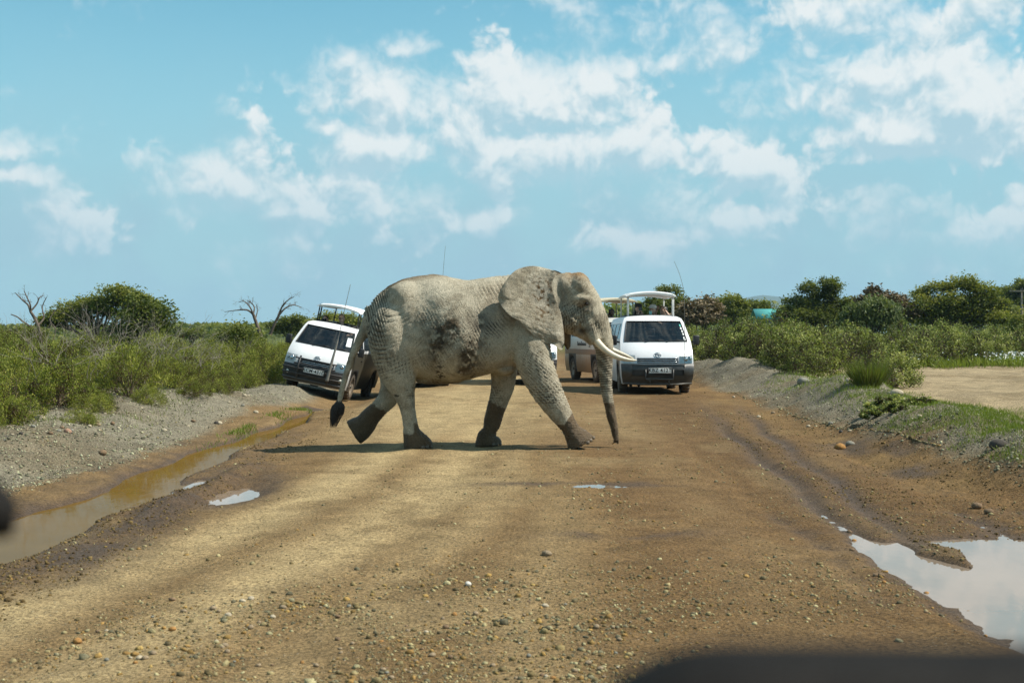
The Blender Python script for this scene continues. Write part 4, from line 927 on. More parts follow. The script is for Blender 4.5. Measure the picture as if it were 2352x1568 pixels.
    if plate:
        pl = MB(); zpl = .575 if bar == 'hoop' else .60; yo_ = -.125 if bar == 'hoop' else -.15
        pl.box((.03, yo_, zpl), (.53, .012, .125), bev=.004); po = pl.build('number_plate', M_PLATE, g)
        mb = MB()
        for a, b_, c_, d_ in ((.03, zpl + .066, .545, .012), (.03, zpl - .066, .545, .012), (-.24, zpl, .012, .14), (.30, zpl, .012, .14)): mb.box((a, yo_ - .004, b_), (c_, .014, d_))
        mb.build('plate_frame', M_BLACK, po)
        text_obj('plate_text', plate, .118, M_PTEXT, po, (.03, yo_ - .0085, zpl), (R(90), 0, 0), sx=1.0)
    # raised roof panel on its posts
    zr = 2.34 + panel_h; rm_ = MB(); nx_, ny_ = 13, 9; xs = np.linspace(-.61, .61, nx_); ys = np.linspace(1.42, 3.72, ny_)
    top = [(x, y, zr + .13 - .07 * (x / .61) ** 2 - .02 * ((y - 2.57) / 1.15) ** 2 - .03 * (abs(x) > .6) - .03 * (abs(y - 2.57) > 1.14)) for y in ys for x in xs]; bot = [(x * .985, y, zr + .035 - .06 * (x / .61) ** 2) for y in ys for x in xs]
    qd = [[i * nx_ + j, i * nx_ + j + 1, (i + 1) * nx_ + j + 1, (i + 1) * nx_ + j] for i in range(ny_ - 1) for j in range(nx_ - 1)]; N_ = nx_ * ny_
    bd = list(range(nx_)) + [i * nx_ + nx_ - 1 for i in range(1, ny_)] + [(ny_ - 1) * nx_ + j for j in range(nx_ - 2, -1, -1)] + [i * nx_ for i in range(ny_ - 2, 0, -1)]
    rm_.add(top + bot, qd + [[k + N_ for k in f][::-1] for f in qd] + [[bd[k], bd[k] + N_, bd[(k + 1) % len(bd)] + N_, bd[(k + 1) % len(bd)]] for k in range(len(bd))])
    ro = rm_.build('roof_panel', roof, g, smooth=False)
    for s in (-1, 1):
        for yy in (1.55, 1.78, 3.55):
            mb = MB(); mb.tube(np.array([(s * .55, yy, 1.83), (s * .545, yy, zr + .04)]), .018, 6); mb.build('roof_post', M_STEEL if bar != 'hoop' else M_POPROOF, ro)
    mb = MB()
    for a, b_ in (((-.53, 1.62, 1.865), (.53, 1.62, 1.865)), ((-.53, 3.85, 1.865), (.53, 3.85, 1.865)), ((-.53, 1.62, 1.865), (-.53, 3.85, 1.865)), ((.53, 1.62, 1.865), (.53, 3.85, 1.865))): mb.tube(np.array([a, b_]), .022, 6)
    mb.build('hatch_rim', M_BLACK, g)
    if whip:
        for kind, P_ in whip:
            Pq = catmull(np.array(P_, float), 30); n = len(Pq); r = np.linspace(.007, .0035, n) if kind == 'thin' else np.where(np.arange(n) < n * .45, .045 - .022 * np.arange(n) / (n * .45), .010 - .004 * np.arange(n) / n)
            mb = MB(); mb.tube(Pq, r, 8); mb.build('antenna', M_WHIP, g)
    if sticker:
        for (s, z, w_, h_, mt) in sticker:
            mb = MB(); Pn = [front_at(s + a, z + b_, -.003) for b_ in (0, h_) for a in (0, w_)]; mb.add(Pn, [[0, 1, 3, 2]]); mb.build('sticker', mt, ws)
    if script:
        mb = MB(); x0 = -.858
        for k in range(9):
            yb = 2.9 - k * .11; Pq = catmull(np.array([(x0, yb, 1.05), (x0, yb - .03, 1.13 + .05 * (k in (0, 4))), (x0, yb - .05, 1.04), (x0, yb - .09, 1.09), (x0, yb - .11, 1.05)]), 12); mb.tube(Pq, .006, 4)
        mb.build('painted_script', M_STEEL, g)
    return g
def gz_at(x, y): return float(height(np.array([x]), np.array([y]), False)[0])
van5 = make_van('white safari van with plate KBZ 412T and grey steel bumper', (3.39, 33.0, .165), R(.6), 0, M_WHITEV, 'hoop', 'KBZ 412T', [('thin', [(.60, -.10, .62), (.60, -.10, 1.4), (.59, -.1, 2.3), (.50, -.1, 2.75), (.36, -.1, 3.1)])],
                sticker=[(.80, 1.60, .10, .045, M_STICKG), (.80, 1.53, .11, .05, M_STICK), (.81, 1.46, .11, .05, M_STICK), (.815, 1.39, .11, .05, M_STICK), (.80, 1.27, .12, .08, M_STICK), (-.92, 1.55, .03, .10, M_STICKG)])
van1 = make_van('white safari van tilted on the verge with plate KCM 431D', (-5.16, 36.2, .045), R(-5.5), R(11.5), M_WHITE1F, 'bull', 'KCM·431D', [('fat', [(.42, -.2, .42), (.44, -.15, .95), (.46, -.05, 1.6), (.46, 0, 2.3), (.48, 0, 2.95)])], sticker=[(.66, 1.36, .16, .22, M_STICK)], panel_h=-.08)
van2 = make_van('white safari van with chrome hoop bars standing behind the elephant rump', (-2.55, 37.4, .19), R(-1), 0, M_WHITE1, 'lamp', None, [('thin', [(.72, 0, .6), (.72, 0, 1.8), (.73, 0, 2.8), (.80, 0, 3.7)])])
van3 = make_van('white safari van standing behind the elephant shoulder', (.38, 38.6, .19), R(0), 0, M_WHITEV, 'bull')
van4 = make_van('dusty cream safari van with brown stripe and cream raised roof', (3.42, 40.3, .19), R(12), 0, M_TANV, 'bull', None, None, M_POPTAN, script=True)

# ------------------------------------------------------------------ hills and haze
def hill_strip(y0, depth, ridge, seed, name):
    us = np.linspace(-1500, 3900, 260); X = (us - 1176) * y0 / FPX; n = len(us); rows = 14
    top = np.interp(us, [a for a, b in ridge], [CAM_H + (HOR - b) * y0 / FPX for a, b in ridge]) + (fbm(us / 60, us * 0 + 2, oct=4, seed=seed) - .5) * 16
    V = []
    for r in range(rows):
        t = r / (rows - 1); prof = math.sin(min(1, t * 1.25) * math.pi / 2) if t < .8 else 1 - (t - .8)
        yy = y0 - depth * .5 + depth * t + 0 * X
        V.append(np.stack([X * yy / y0, yy, np.maximum(top, 3) * prof * (1 + .10 * (fbm(X / 300, yy / 200, oct=3, seed=seed + 3) - .5)) - 3 * (1 - t)], 1))
    V = np.concatenate(V); q = (np.arange(rows - 1)[:, None] * n + np.arange(n - 1)[None, :]).ravel()
    return tag(link(name, mesh_np(name, V, np.stack([q, q + 1, q + 1 + n, q + n], 1)), M_WOOD), kind='structure')
M_WOOD = pbr('wooded_hillside', (.050, .066, .026), .95, var=.5, vscale=.02, bump=.6, bscale=.05)
hill_strip(5200, 1500, [(-1500, 752), (0, 752), (250, 750), (480, 748), (640, 747), (900, 745), (1200, 735), (1350, 712), (1450, 708), (1600, 690), (1690, 682), (1745, 671), (1830, 678), (1900, 688), (1970, 672), (2030, 667), (2110, 672), (2300, 690), (2600, 700), (3900, 720)], 5, 'hills')
hz = MB(); hz.box((0, 3950, 100), (15000, 8300, 222))
M_HAZE = bpy.data.materials.new('haze_air'); M_HAZE.use_nodes = True; t = NT(M_HAZE.node_tree); t.n.clear()
pv = t.a('ShaderNodeVolumePrincipled', ins={'Color': (.50, .76, .95, 1), 'Density': 1.25e-4, 'Anisotropy': 0.0}); t.a('ShaderNodeOutputMaterial', ins={'Volume': pv})
tag(hz.build('haze', M_HAZE, smooth=False), kind='stuff')

# ------------------------------------------------------------------ foliage
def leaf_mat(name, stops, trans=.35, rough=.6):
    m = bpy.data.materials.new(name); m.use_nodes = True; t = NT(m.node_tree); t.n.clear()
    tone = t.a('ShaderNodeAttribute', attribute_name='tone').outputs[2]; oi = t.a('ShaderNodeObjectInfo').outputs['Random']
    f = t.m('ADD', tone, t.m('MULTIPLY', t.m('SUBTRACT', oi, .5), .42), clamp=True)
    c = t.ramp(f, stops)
    p = t.a('ShaderNodeBsdfPrincipled', ins={'Base Color': c, 'Roughness': rough, 'Specular IOR Level': .25}); tl = t.a('ShaderNodeBsdfTranslucent', ins={0: t.mix(1.0, c, (1.0, 1.05, .5), 'MULTIPLY')})
    t.a('ShaderNodeOutputMaterial', ins={0: t.a('ShaderNodeMixShader', ins={0: trans, 1: p, 2: tl})}); return m
M_FINE = leaf_mat('fine_shrub_leaf', [(0, (.070, .042, .022)), (.18, (.105, .075, .030)), (.32, (.100, .130, .020)), (.62, (.200, .235, .034)), (1, (.40, .40, .08))])
M_BROAD = leaf_mat('broad_shrub_leaf', [(0, (.060, .045, .028)), (.18, (.090, .078, .032)), (.36, (.105, .140, .026)), (.70, (.210, .245, .056)), (1, (.46, .46, .18))])
M_ACA = leaf_mat('acacia_leaf', [(0, (.060, .075, .020)), (.4, (.110, .135, .028)), (.75, (.195, .212, .042)), (1, (.31, .30, .07))], .40)
M_LEAFY = leaf_mat('creeper_leaf', [(0, (.045, .060, .014)), (.4, (.085, .115, .020)), (.75, (.16, .18, .032)), (1, (.28, .26, .06))], .35)
M_BROWN = leaf_mat('dry_twig_mass', [(0, (.085, .062, .036)), (.5, (.15, .112, .062)), (1, (.24, .185, .11))], .15)
M_WEEP = leaf_mat('weeping_leaf', [(0, (.06, .085, .03)), (.5, (.13, .165, .06)), (1, (.22, .25, .11))], .35)
M_GRASS = leaf_mat('grass_blade', [(0, (.13, .135, .04)), (.4, (.125, .175, .024)), (1, (.25, .30, .05))], .35)
M_BARK = pbr('grey_bark', (.13, .10, .075), .9, var=.45, vscale=5, bump=.5, bscale=20); M_BARKD = pbr('dark_bark', (.075, .058, .043), .9, var=.4, vscale=5); M_TWIG = pbr('pale_dry_twig', (.30, .26, .21), .9, var=.35, vscale=9); M_STEM = pbr('shrub_stem', (.13, .09, .06), .9, var=.4, vscale=9)
M_PETAL = pbr('white_petal', (.78, .80, .76), .7)
def leaf_mesh(name, C, L, Wd, D, tone, rng):
    """leaf quads: centres C, length L, width Wd, axis D, one tone each"""
    n = len(C); D = D / np.maximum(np.linalg.norm(D, axis=1, keepdims=True), 1e-6); r = rng.normal(size=(n, 3)); B = np.cross(D, r); B /= np.maximum(np.linalg.norm(B, axis=1, keepdims=True), 1e-6); Nn = np.cross(D, B)
    V = np.stack([C - D * L[:, None] * .5, C + B * Wd[:, None] * .5 + Nn * Wd[:, None] * .12, C + D * L[:, None] * .5, C - B * Wd[:, None] * .5 + Nn * Wd[:, None] * .12], 1).reshape(-1, 3)
    me = mesh_np(name, V, np.arange(n * 4).reshape(n, 4), smooth=False); vfloat(me, 'tone', np.repeat(tone, 4)); return me
def shrub_meshes(seed, rx, h, nclump, nleaf, L, W_, broad, up=.5, nstem=26):
    rng = np.random.default_rng(seed)
    th = rng.uniform(0, 2 * np.pi, nclump); ph = np.arccos(rng.uniform(0.02, 1, nclump)); rr = rng.uniform(.45, 1.0, nclump) ** .5
    prof = 1 - .25 * rng.random(nclump)
    cc = np.stack([rx * rr * np.sin(ph) * np.cos(th) * prof, rx * rr * np.sin(ph) * np.sin(th) * prof, h * (.10 + .86 * rr * np.cos(ph)) * prof], 1)
    k = rng.integers(0, nclump, nleaf); cr = rng.uniform(.09, .22, nclump) * (rx / .8)
    off = rng.normal(size=(nleaf, 3)); off /= np.linalg.norm(off, axis=1, keepdims=True); off *= (rng.random(nleaf) ** .45)[:, None] * cr[k][:, None]; off[:, 2] *= 1.25
    C = cc[k] + off; C[:, 2] = np.maximum(C[:, 2], .01)
    D = off + rng.normal(size=(nleaf, 3)) * .08 + np.array([0, 0, up * .15])
    ctone = rng.uniform(.15, .95, nclump); dead = rng.random(nclump) < .17; ctone[dead] = rng.uniform(0, .18, dead.sum())
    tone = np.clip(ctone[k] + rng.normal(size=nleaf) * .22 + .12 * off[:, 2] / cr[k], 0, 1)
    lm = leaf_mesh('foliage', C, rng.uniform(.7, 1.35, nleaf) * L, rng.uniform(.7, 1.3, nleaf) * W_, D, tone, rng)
    mb = MB()
    for i in rng.choice(nclump, min(nstem, nclump), replace=False):
        e = cc[i] * rng.uniform(.9, 1.18); b = np.array([rng.normal() * .07, rng.normal() * .07, -.04]); m = (b + e) / 2 + rng.normal(size=3) * .06 + np.array([0, 0, .1 * h])
        mb.tube(catmull(np.array([b, m, e]), 6), np.linspace(.012, .004, 6) * (rx / .8), 4, caps=False)
    return lm, mb.mesh('stems')
def place(protos, mats, name, label, cat, group, pts, rng):
    lab = label
    for (x, y, sc, sz) in pts:
        i = rng.integers(0, len(protos)); z = gz_at(x, y); size = 'small' if sc < .85 else ('tall' if sc * sz > 1.12 else 'middling')
        label, group = lab(x, y, size)
        g = tag(empty(name, (x, y, z - .03), (0, 0, rng.uniform(0, 6.28))), label, cat, group); g.scale = (sc, sc, sc * sz)
        link('foliage', protos[i][0], mats[0], g); link('stems', protos[i][1], mats[1], g)
rngp = np.random.default_rng(31)
fineP = [shrub_meshes(200 + i, .85, (1.15, .95, 1.25, 1.0)[i], (110, 70, 90, 60)[i], 8500, (.055, .04, .065, .045)[i], (.013, .019, .013, .022)[i], False, 1.0) for i in range(4)]
broadP = [shrub_meshes(220 + i, 1.05, 1.55, 120, 5600, .074, .040, True, .2, 40) for i in range(4)]
pts = []
y = 14.5
while y < 62:                                             # thicket on the left, behind the gravel verge
    x0 = np.interp(y, [14, 20, 26, 31, 36, 45, 62], [-8.6, -7.9, -7.6, -7.0, -6.7, -6.9, -7.5]); x = x0 + rngp.uniform(-.3, .3); k = 0
    while x > -y * .375 - 1.2 and k < 12:
        pts.append((x, y + rngp.uniform(-.5, .5), rngp.uniform(.60, 1.10) * (0.85 if k == 0 else 1.0), rngp.uniform(.70, 1.15))); x -= rngp.uniform(.95, 1.5) * (1 + y * .006); k += 1
    y += 1.15 + y * .022
pts += [(-6.55, 21.5, .42, .7), (-6.9, 23.5, .5, .8), (-6.6, 25.8, .45, .8), (-6.3, 28.2, .5, .7), (-7.1, 19.0, .45, .8), (-6.8, 17.4, .4, .7), (-6.2, 30.0, .42, .8), (-7.3, 21.0, .6, .8)]
place(fineP, (M_FINE, M_STEM), 'shrub', lambda x, y, z_: (z_ + ' feathery green shrub ' + ('rooted at the edge of the grey gravel verge' if x > np.interp(y, [14, 20, 26, 31, 36, 45, 62], [-8.6, -7.9, -7.6, -7.0, -6.7, -6.9, -7.5]) - .5 else ('standing in the thicket before the bare dead trees' if y > 42 else ('deep in the thicket between gravel verge and layered acacia' if y > 26 else 'in the thicket nearest the water channel'))), 'feathery shrubs of the left thicket'), 'shrub', None, pts, rngp)
pts = []
y = 33.0
while y < 84:                                             # thicket on the right, behind the gravel bank and the sandy flat
    x = np.interp(y, [33, 38, 44, 48, 54, 60, 84], [8.2, 7.6, 8.6, 9.4, 8.6, 8.4, 8.5]) + rngp.uniform(-.3, .3); k = 0
    while x < y * .375 + 1.5:
        front = np.interp(x, [7, 8.3, 9.9, 12, 16, 20, 26], [35.5, 37, 45, 49, 52.5, 55, 58])
        if y > front: pts.append((x, y + rngp.uniform(-.6, .6), rngp.uniform(.85, 1.22), rngp.uniform(.85, 1.15)))
        x += rngp.uniform(1.2, 1.75) * (1 + y * .004)
    y += 1.3 + y * .018
pts += [(7.1, 34.5, .62, .9), (7.3, 37.5, .8, 1.0), (7.0, 40.5, .85, 1.0), (7.2, 43.5, .9, 1.0), (8.3, 32.8, .6, 1.0), (9.1, 34.0, .7, 1.0), (6.9, 46.5, .9, 1.), (6.8, 50, .95, 1.), (7.1, 54, 1., 1.), (7.0, 58, 1, 1.1)]
place(broadP, (M_BROAD, M_STEM), 'shrub', lambda x, y, z_: (z_ + ' leafy pale green shrub ' + ('growing on the back of the gravel bank' if x < 8.3 and y < 60 else ('at the far edge of the sandy flat' if y < np.interp(x, [7, 8.3, 9.9, 12, 16, 20, 26], [35.5, 37, 45, 49, 52.5, 55, 58]) + 3 else ('far back in the thicket under the tree line' if y > 66 else 'in the middle of the thicket behind the gravel bank'))), 'leafy shrubs of the right thicket'), 'shrub', None, pts, rngp)
NPTS = len(pts)
# dry bare shrubs and dead stalks standing in the left thicket
def twig_shrub(seed, h, spread, n, parent, r0=.012):
    rng = np.random.default_rng(seed); mb = MB()
    def grow(p, d, L, r, dep):
        q = p + d * L; m = (p + q) / 2 + rng.normal(size=3) * L * .07
        mb.tube(np.array([p, m, q]), np.array([r, r * .8, r * .6]), 4, caps=False)
        if dep > 0:
            for _ in range(rng.integers(2, 4)):
                dd = d + rng.normal(size=3) * .42; dd[2] += .12; dd /= np.linalg.norm(dd); grow(q, dd, L * rng.uniform(.5, .8), r * .6, dep - 1)
    for _ in range(n):
        d = np.array([rng.normal() * spread, rng.normal() * spread, 1.0]); d /= np.linalg.norm(d); grow(np.array([rng.normal() * .05, rng.normal() * .05, -.03]), d, h * rng.uniform(.35, .5), r0, 3)
    return mb.build('twigs', M_TWIG, parent)
tw0 = None
for i, (u, yy, h) in enumerate([(440, 34, 1.5), (400, 33, 1.6), (470, 36, 1.5), (380, 31, 1.4), (200, 28, 1.7), (290, 31, 1.7), (150, 26, 1.6), (60, 24, 1.6), (540, 40, 1.5), (255, 36, 2.0), (350, 37, 1.8), (330, 28, 1.2)]):
    x = (u - 1176) * yy / FPX; g = tag(empty('dry_shrub', (x, yy, gz_at(x, yy))), 'bare grey twiggy shrub poking out of the green thicket', 'shrub', 'bare dry shrubs in the left thicket')
    g.rotation_euler.z = i * 2.1
    if i < 3: tw0 = twig_shrub(300 + i, h, .50, 5, g, .0055)
    else:
        o = bpy.data.objects.new('twigs', tw0.data); COL.objects.link(o); o.parent = g; g.scale = (h / 1.3,) * 3

# ------------------------------------------------------------------ trees
def tree(label, base, h, crown, seed, mat, bark=M_BARKD, leaf=.13, dens=230, trunk_r=.16, flat=.42, group=None, name='acacia_tree', lean=0.0, tone0=.0, droop=0.0):
    """crown: list of clumps (dx, dz, rx, rz) in metres, seen from the road; each becomes several leaf pads in depth"""
    rng = np.random.default_rng(seed); x, y = base; z = gz_at(x, y)
    g = tag(empty(name, (x, y, z - .05)), label, 'tree', group)
    Cs, Ts, Ds = [], [], []; mb = MB(); hub = np.array([lean * .5, 0, h * .30])
    mb.tube(catmull(np.array([(0, 0, -.1), (lean * .2, .03, h * .15), hub]), 8), np.linspace(trunk_r, trunk_r * .7, 8), 8, caps=False)
    for (dx, dz, rx, rz) in crown:
        k = max(6, int(rx * 7.0))
        for j in range(k):
            a = rng.uniform(0, 6.28); rr = rng.uniform(0, 1.0) ** .55
            c = np.array([dx + rx * .85 * rr * math.cos(a), rx * 1.0 * rr * math.sin(a), dz + rz * (rng.uniform(-.75, .75) * (1 - .3 * rr) - .35 * rr * rr)])
            pr = rx * rng.uniform(.22, .46) + .14; pz = min(rz * .8, pr * flat) + .07
            n = int(dens * (pr / .5) ** 1.7) + 30
            o = rng.normal(size=(n, 3)) * np.array([.52, .52, .50]); P = o * np.array([pr, pr, pz]) * 1.12
            P[:, 2] += -droop * (np.hypot(o[:, 0], o[:, 1]) ** 2) * pr * rng.random(n) - .25 * pz * (np.hypot(o[:, 0], o[:, 1]) ** 2)
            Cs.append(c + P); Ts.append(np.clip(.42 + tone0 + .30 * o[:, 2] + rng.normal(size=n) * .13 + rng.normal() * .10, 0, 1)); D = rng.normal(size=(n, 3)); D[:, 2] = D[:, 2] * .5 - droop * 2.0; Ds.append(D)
            if j % 4 == 0:
                m = hub * .45 + c * .55 + np.array([0, 0, -.12 * h * .3]) + rng.normal(size=3) * .08
                mb.tube(catmull(np.array([hub + rng.normal(size=3) * .03, m, c]), 7), np.linspace(trunk_r * .32, trunk_r * .05, 7), 5, caps=False)
    C = np.concatenate(Cs); n = len(C)
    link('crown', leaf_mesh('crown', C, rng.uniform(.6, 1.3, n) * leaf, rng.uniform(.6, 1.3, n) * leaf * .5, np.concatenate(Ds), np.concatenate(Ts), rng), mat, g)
    mb.build('trunk', bark, g); return g
def tree_px(label, y, u0, crown_px, seed, mat, **k):
    """crown clumps given as pixels (u, v, half width, half height)"""
    s = y / FPX; x0 = (u0 - 1176) * s; z0 = gz_at(x0, y)
    cr = [((u - u0) * s, CAM_H - (v - HOR) * s - z0, a * s, b * s) for u, v, a, b in crown_px]
    h = max(dz for _, dz, _, _ in cr)
    return tree(label, (x0, y), h, cr, seed, mat, **k)
tree_px('wide layered acacia rising above the left thicket', 66, 225, [(110, 728, 22, 10), (160, 712, 34, 12), (205, 690, 40, 12), (275, 664, 45, 12), (235, 680, 45, 13), (300, 683, 45, 16), (180, 700, 42, 14), (240, 704, 40, 16), (140, 718, 38, 14), (300, 712, 45, 20), (190, 730, 40, 16), (345, 690, 30, 22), (130, 735, 25, 10)], 1, M_ACA, leaf=.15, dens=260, trunk_r=.2)
tree_px('rounded creeper covered tree beside the layered acacia', 52, 330, [(325, 690, 32, 18), (310, 715, 40, 20), (355, 705, 34, 22), (370, 735, 34, 24), (335, 745, 45, 26), (295, 745, 38, 20), (360, 765, 42, 22), (310, 775, 45, 20)], 2, M_LEAFY, leaf=.14, dens=300, flat=.9, name='creeper_tree', trunk_r=.12, tone0=.15)
tree_px('small leafy bush tree standing between the layered acacia and the dead trees', 48, 545, [(545, 752, 28, 14), (520, 765, 30, 14), (570, 768, 34, 12)], 3, M_LEAFY, leaf=.10, dens=220, flat=.8, name='bush_tree', trunk_r=.06, tone0=.1)
tree_px('grey green acacia behind the second dead tree', 92, 668, [(660, 735, 28, 9), (690, 728, 26, 8), (640, 745, 24, 9), (700, 742, 22, 9), (670, 750, 35, 9)], 4, M_ACA, leaf=.17, dens=200)
tree_px('low acacia showing under the raised roof of the tilted van', 88, 775, [(755, 728, 38, 8), (800, 726, 38, 8), (835, 734, 25, 7), (775, 740, 50, 8), (725, 738, 22, 6)], 5, M_ACA, leaf=.17, dens=220, tone0=.15)
tree_px('round topped acacia behind the van with plate KBZ 412T', 84, 1530, [(1535, 662, 26, 9), (1510, 690, 32, 12), (1545, 685, 34, 12), (1525, 712, 45, 12), (1490, 715, 25, 10)], 6, M_ACA, leaf=.16, dens=240, tone0=.1)
tree_px('brown leafless dome shaped bush beside the parked van', 74, 1610, [(1600, 700, 38, 16), (1630, 702, 30, 16), (1580, 712, 26, 12), (1612, 716, 46, 14)], 7, M_BROWN, leaf=.20, dens=420, flat=.9, name='dry_bush_tree', bark=M_BARKD)
tree_px('thin crowned pale acacia next to the brown dome bush', 82, 1668, [(1668, 682, 34, 8), (1645, 695, 28, 10), (1690, 694, 28, 10), (1668, 712, 40, 12)], 8, M_ACA, leaf=.16, dens=190, tone0=.12)
tree_px('low flat acacia in front of the blue hill', 98, 1738, [(1735, 698, 34, 7), (1755, 708, 30, 8), (1710, 712, 30, 8), (1765, 718, 30, 8)], 9, M_ACA, leaf=.17, dens=200)
tree_px('tall umbrella acacia with a bare bough under its top', 84, 1880, [(1900, 646, 26, 8), (1860, 655, 24, 9), (1912, 655, 18, 7), (1925, 685, 36, 13), (1830, 690, 34, 12), (1880, 676, 30, 10), (1905, 668, 24, 8), (1880, 700, 45, 14), (1850, 712, 50, 12), (1945, 705, 34, 13), (1800, 708, 26, 12), (1900, 720, 60, 12), (1975, 695, 26, 9)], 10, M_ACA, leaf=.16, dens=240, trunk_r=.2, tone0=.08)
tree_px('brown haystack shaped dry tree beside the umbrella acacia', 76, 2000, [(2003, 668, 15, 10), (1995, 685, 26, 12), (2010, 700, 30, 12)], 11, M_BROWN, leaf=.2, dens=420, flat=.9, name='dry_bush_tree')
tree_px('second brown dry tree with drooping twigs', 78, 2045, [(2035, 680, 26, 9), (2055, 692, 26, 12), (2080, 700, 30, 14)], 12, M_BROWN, leaf=.2, dens=380, flat=.9, name='dry_bush_tree')
tree_px('pale weeping bush tree in front of the brown trees', 64, 2000, [(2000, 690, 34, 12), (1975, 705, 36, 14), (2030, 705, 34, 14), (1955, 722, 32, 12), (2005, 725, 50, 14), (2050, 720, 26, 12)], 13, M_WEEP, leaf=.15, dens=260, flat=.7, name='weeping_tree', droop=.6)
tree_px('broad dark acacia with a domed crown', 78, 2170, [(2205, 648, 40, 12), (2160, 655, 36, 12), (2250, 662, 40, 14), (2120, 675, 34, 14), (2180, 680, 55, 18), (2250, 690, 45, 20), (2300, 695, 34, 18), (2130, 700, 45, 18), (2200, 712, 70, 18), (2290, 720, 50, 16)], 14, M_ACA, leaf=.16, dens=260, trunk_r=.24, tone0=-.04)
tree_px('hazy tall acacia behind the utility pole', 130, 2340, [(2320, 660, 30, 10), (2350, 650, 34, 10), (2370, 670, 40, 12), (2330, 680, 40, 12), (2400, 690, 50, 14)], 15, M_ACA, leaf=.24, dens=220)
tree_px('dark bushy tree standing past the utility pole', 62, 2400, [(2345, 735, 30, 18), (2400, 725, 50, 22), (2440, 735, 60, 24), (2350, 755, 34, 14)], 16, M_LEAFY, leaf=.13, dens=240, flat=.8, name='bush_tree', tone0=-.05)
for i, (u, v, a, y) in enumerate([(1610, 728, 30, 110), (1790, 722, 34, 115), (2080, 715, 40, 105), (60, 758, 40, 120), (440, 758, 30, 110), (1560, 725, 30, 118), (2310, 712, 40, 112), (1690, 726, 34, 125), (1840, 722, 40, 120), (1930, 726, 40, 122), (2140, 724, 44, 118), (2230, 724, 44, 124), (2020, 728, 36, 119), (1740, 728, 36, 121), (2340, 724, 40, 122)]):
    tree_px('far low acacia on the plain behind the thicket', y, u, [(u, v, a, 8), (u - 15, v + 6, a * .8, 8), (u + 18, v + 5, a * .8, 8)], 40 + i, M_ACA, leaf=.2, dens=180, group='far acacias on the plain')
# woodland far off along the plain, one mass
def far_wood():
    rng = np.random.default_rng(9); n = 42000; u = rng.uniform(-400, 2800, n); yy = rng.uniform(260, 620, n); x = (u - 1176) * yy / FPX
    top = np.interp(u, [-400, 600, 1100, 1400, 2800], [2.4, 2.6, 3.2, 6.0, 7.0]) * (.35 + 1.0 * fbm(x * .035, yy * .02, oct=4, seed=83)) * (1 + yy / 900)
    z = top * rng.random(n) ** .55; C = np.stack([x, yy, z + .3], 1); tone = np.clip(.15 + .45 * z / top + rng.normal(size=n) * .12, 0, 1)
    D = rng.normal(size=(n, 3)); D[:, 2] *= .4
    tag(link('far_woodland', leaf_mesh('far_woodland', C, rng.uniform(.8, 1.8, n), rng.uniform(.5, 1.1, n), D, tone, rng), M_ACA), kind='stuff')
far_wood()
# dead trees
def dead_tree(label, y, u0, v0, limbs, seed, r0=.055):
    s = y / FPX; x0 = (u0 - 1176) * s; z0 = gz_at(x0, y); g = tag(empty('dead_tree', (x0, y, z0 - .05)), label, 'tree'); rng = np.random.default_rng(seed)
    W3 = lambda u, v, d=0: np.array([(u - u0) * s, d, CAM_H - (v - HOR) * s - z0 + .05])
    def twig(mb, p, d, L, r, dep):
        q = p + d * L; mb.tube(np.array([p, (p + q) / 2 + rng.normal(size=3) * L * .1, q]), np.array([r, r * .75, r * .5]), 5, caps=False)
        if dep:
            for _ in range(rng.integers(2, 4)):
                dd = d + rng.normal(size=3) * .55; dd /= np.linalg.norm(dd); twig(mb, q, dd, L * rng.uniform(.5, .85), r * .55, dep - 1)
    for i, (pp, ra, rb, dep) in enumerate(limbs):
        P = catmull(np.array([W3(u, v, d) for u, v, d in pp]), 4 * len(pp)); mb = MB(); rr = np.linspace(ra, rb, len(P)) * r0; mb.tube(P, rr, 7, caps=False)
        if dep:
            for k in range(int(len(P) * .35), len(P), 2):
                d = P[min(k + 1, len(P) - 1)] - P[k - 1]; d /= np.linalg.norm(d); dd = d + rng.normal(size=3) * .6; dd[2] += .1; dd /= np.linalg.norm(dd); twig(mb, P[k], dd, 9 * s * rng.uniform(.6, 1.3), rr[k] * .45, dep)
        mb.build('trunk' if i == 0 else 'branch', M_BARK, g)
    return g
dead_tree('bleached dead tree with forked bare branches at the thicket edge', 46, 92, 772, [([(95, 790, 0), (92, 765, 0), (82, 735, 0), (70, 715, 0)], 1.2, .8, 0), ([(70, 715, 0), (62, 700, .1), (48, 690, .2), (30, 672, .2)], .7, .25, 1), ([(70, 715, 0), (72, 700, -.1), (64, 682, -.1), (58, 668, -.1)], .6, .25, 1), ([(70, 715, 0), (82, 698, .1), (88, 684, .1), (95, 678, .2)], .6, .2, 1), ([(86, 748, 0), (96, 730, .2), (90, 705, .3), (100, 682, .3)], .6, .22, 1), ([(80, 756, 0), (60, 740, -.2), (45, 728, -.2), (30, 722, -.2)], .6, .3, 0), ([(120, 780, .1), (125, 755, .1), (112, 735, .1), (122, 712, .2)], .5, .2, 1)], 61)
dead_tree('bare dead tree leaning over towards the layered acacia', 58, 598, 768, [([(600, 775, 0), (590, 745, 0), (582, 722, 0)], 1.5, 1.1, 0), ([(582, 722, 0), (568, 712, 0), (545, 712, .1), (515, 716, .1)], .85, .2, 2), ([(582, 722, 0), (575, 705, -.1), (562, 692, -.1), (550, 694, -.1)], .7, .2, 2), ([(582, 722, 0), (582, 705, .2), (574, 695, .2), (566, 690, .2)], .6, .2, 2), ([(586, 735, 0), (590, 715, .1), (588, 700, .1)], .5, .2, 2)], 62, .055)
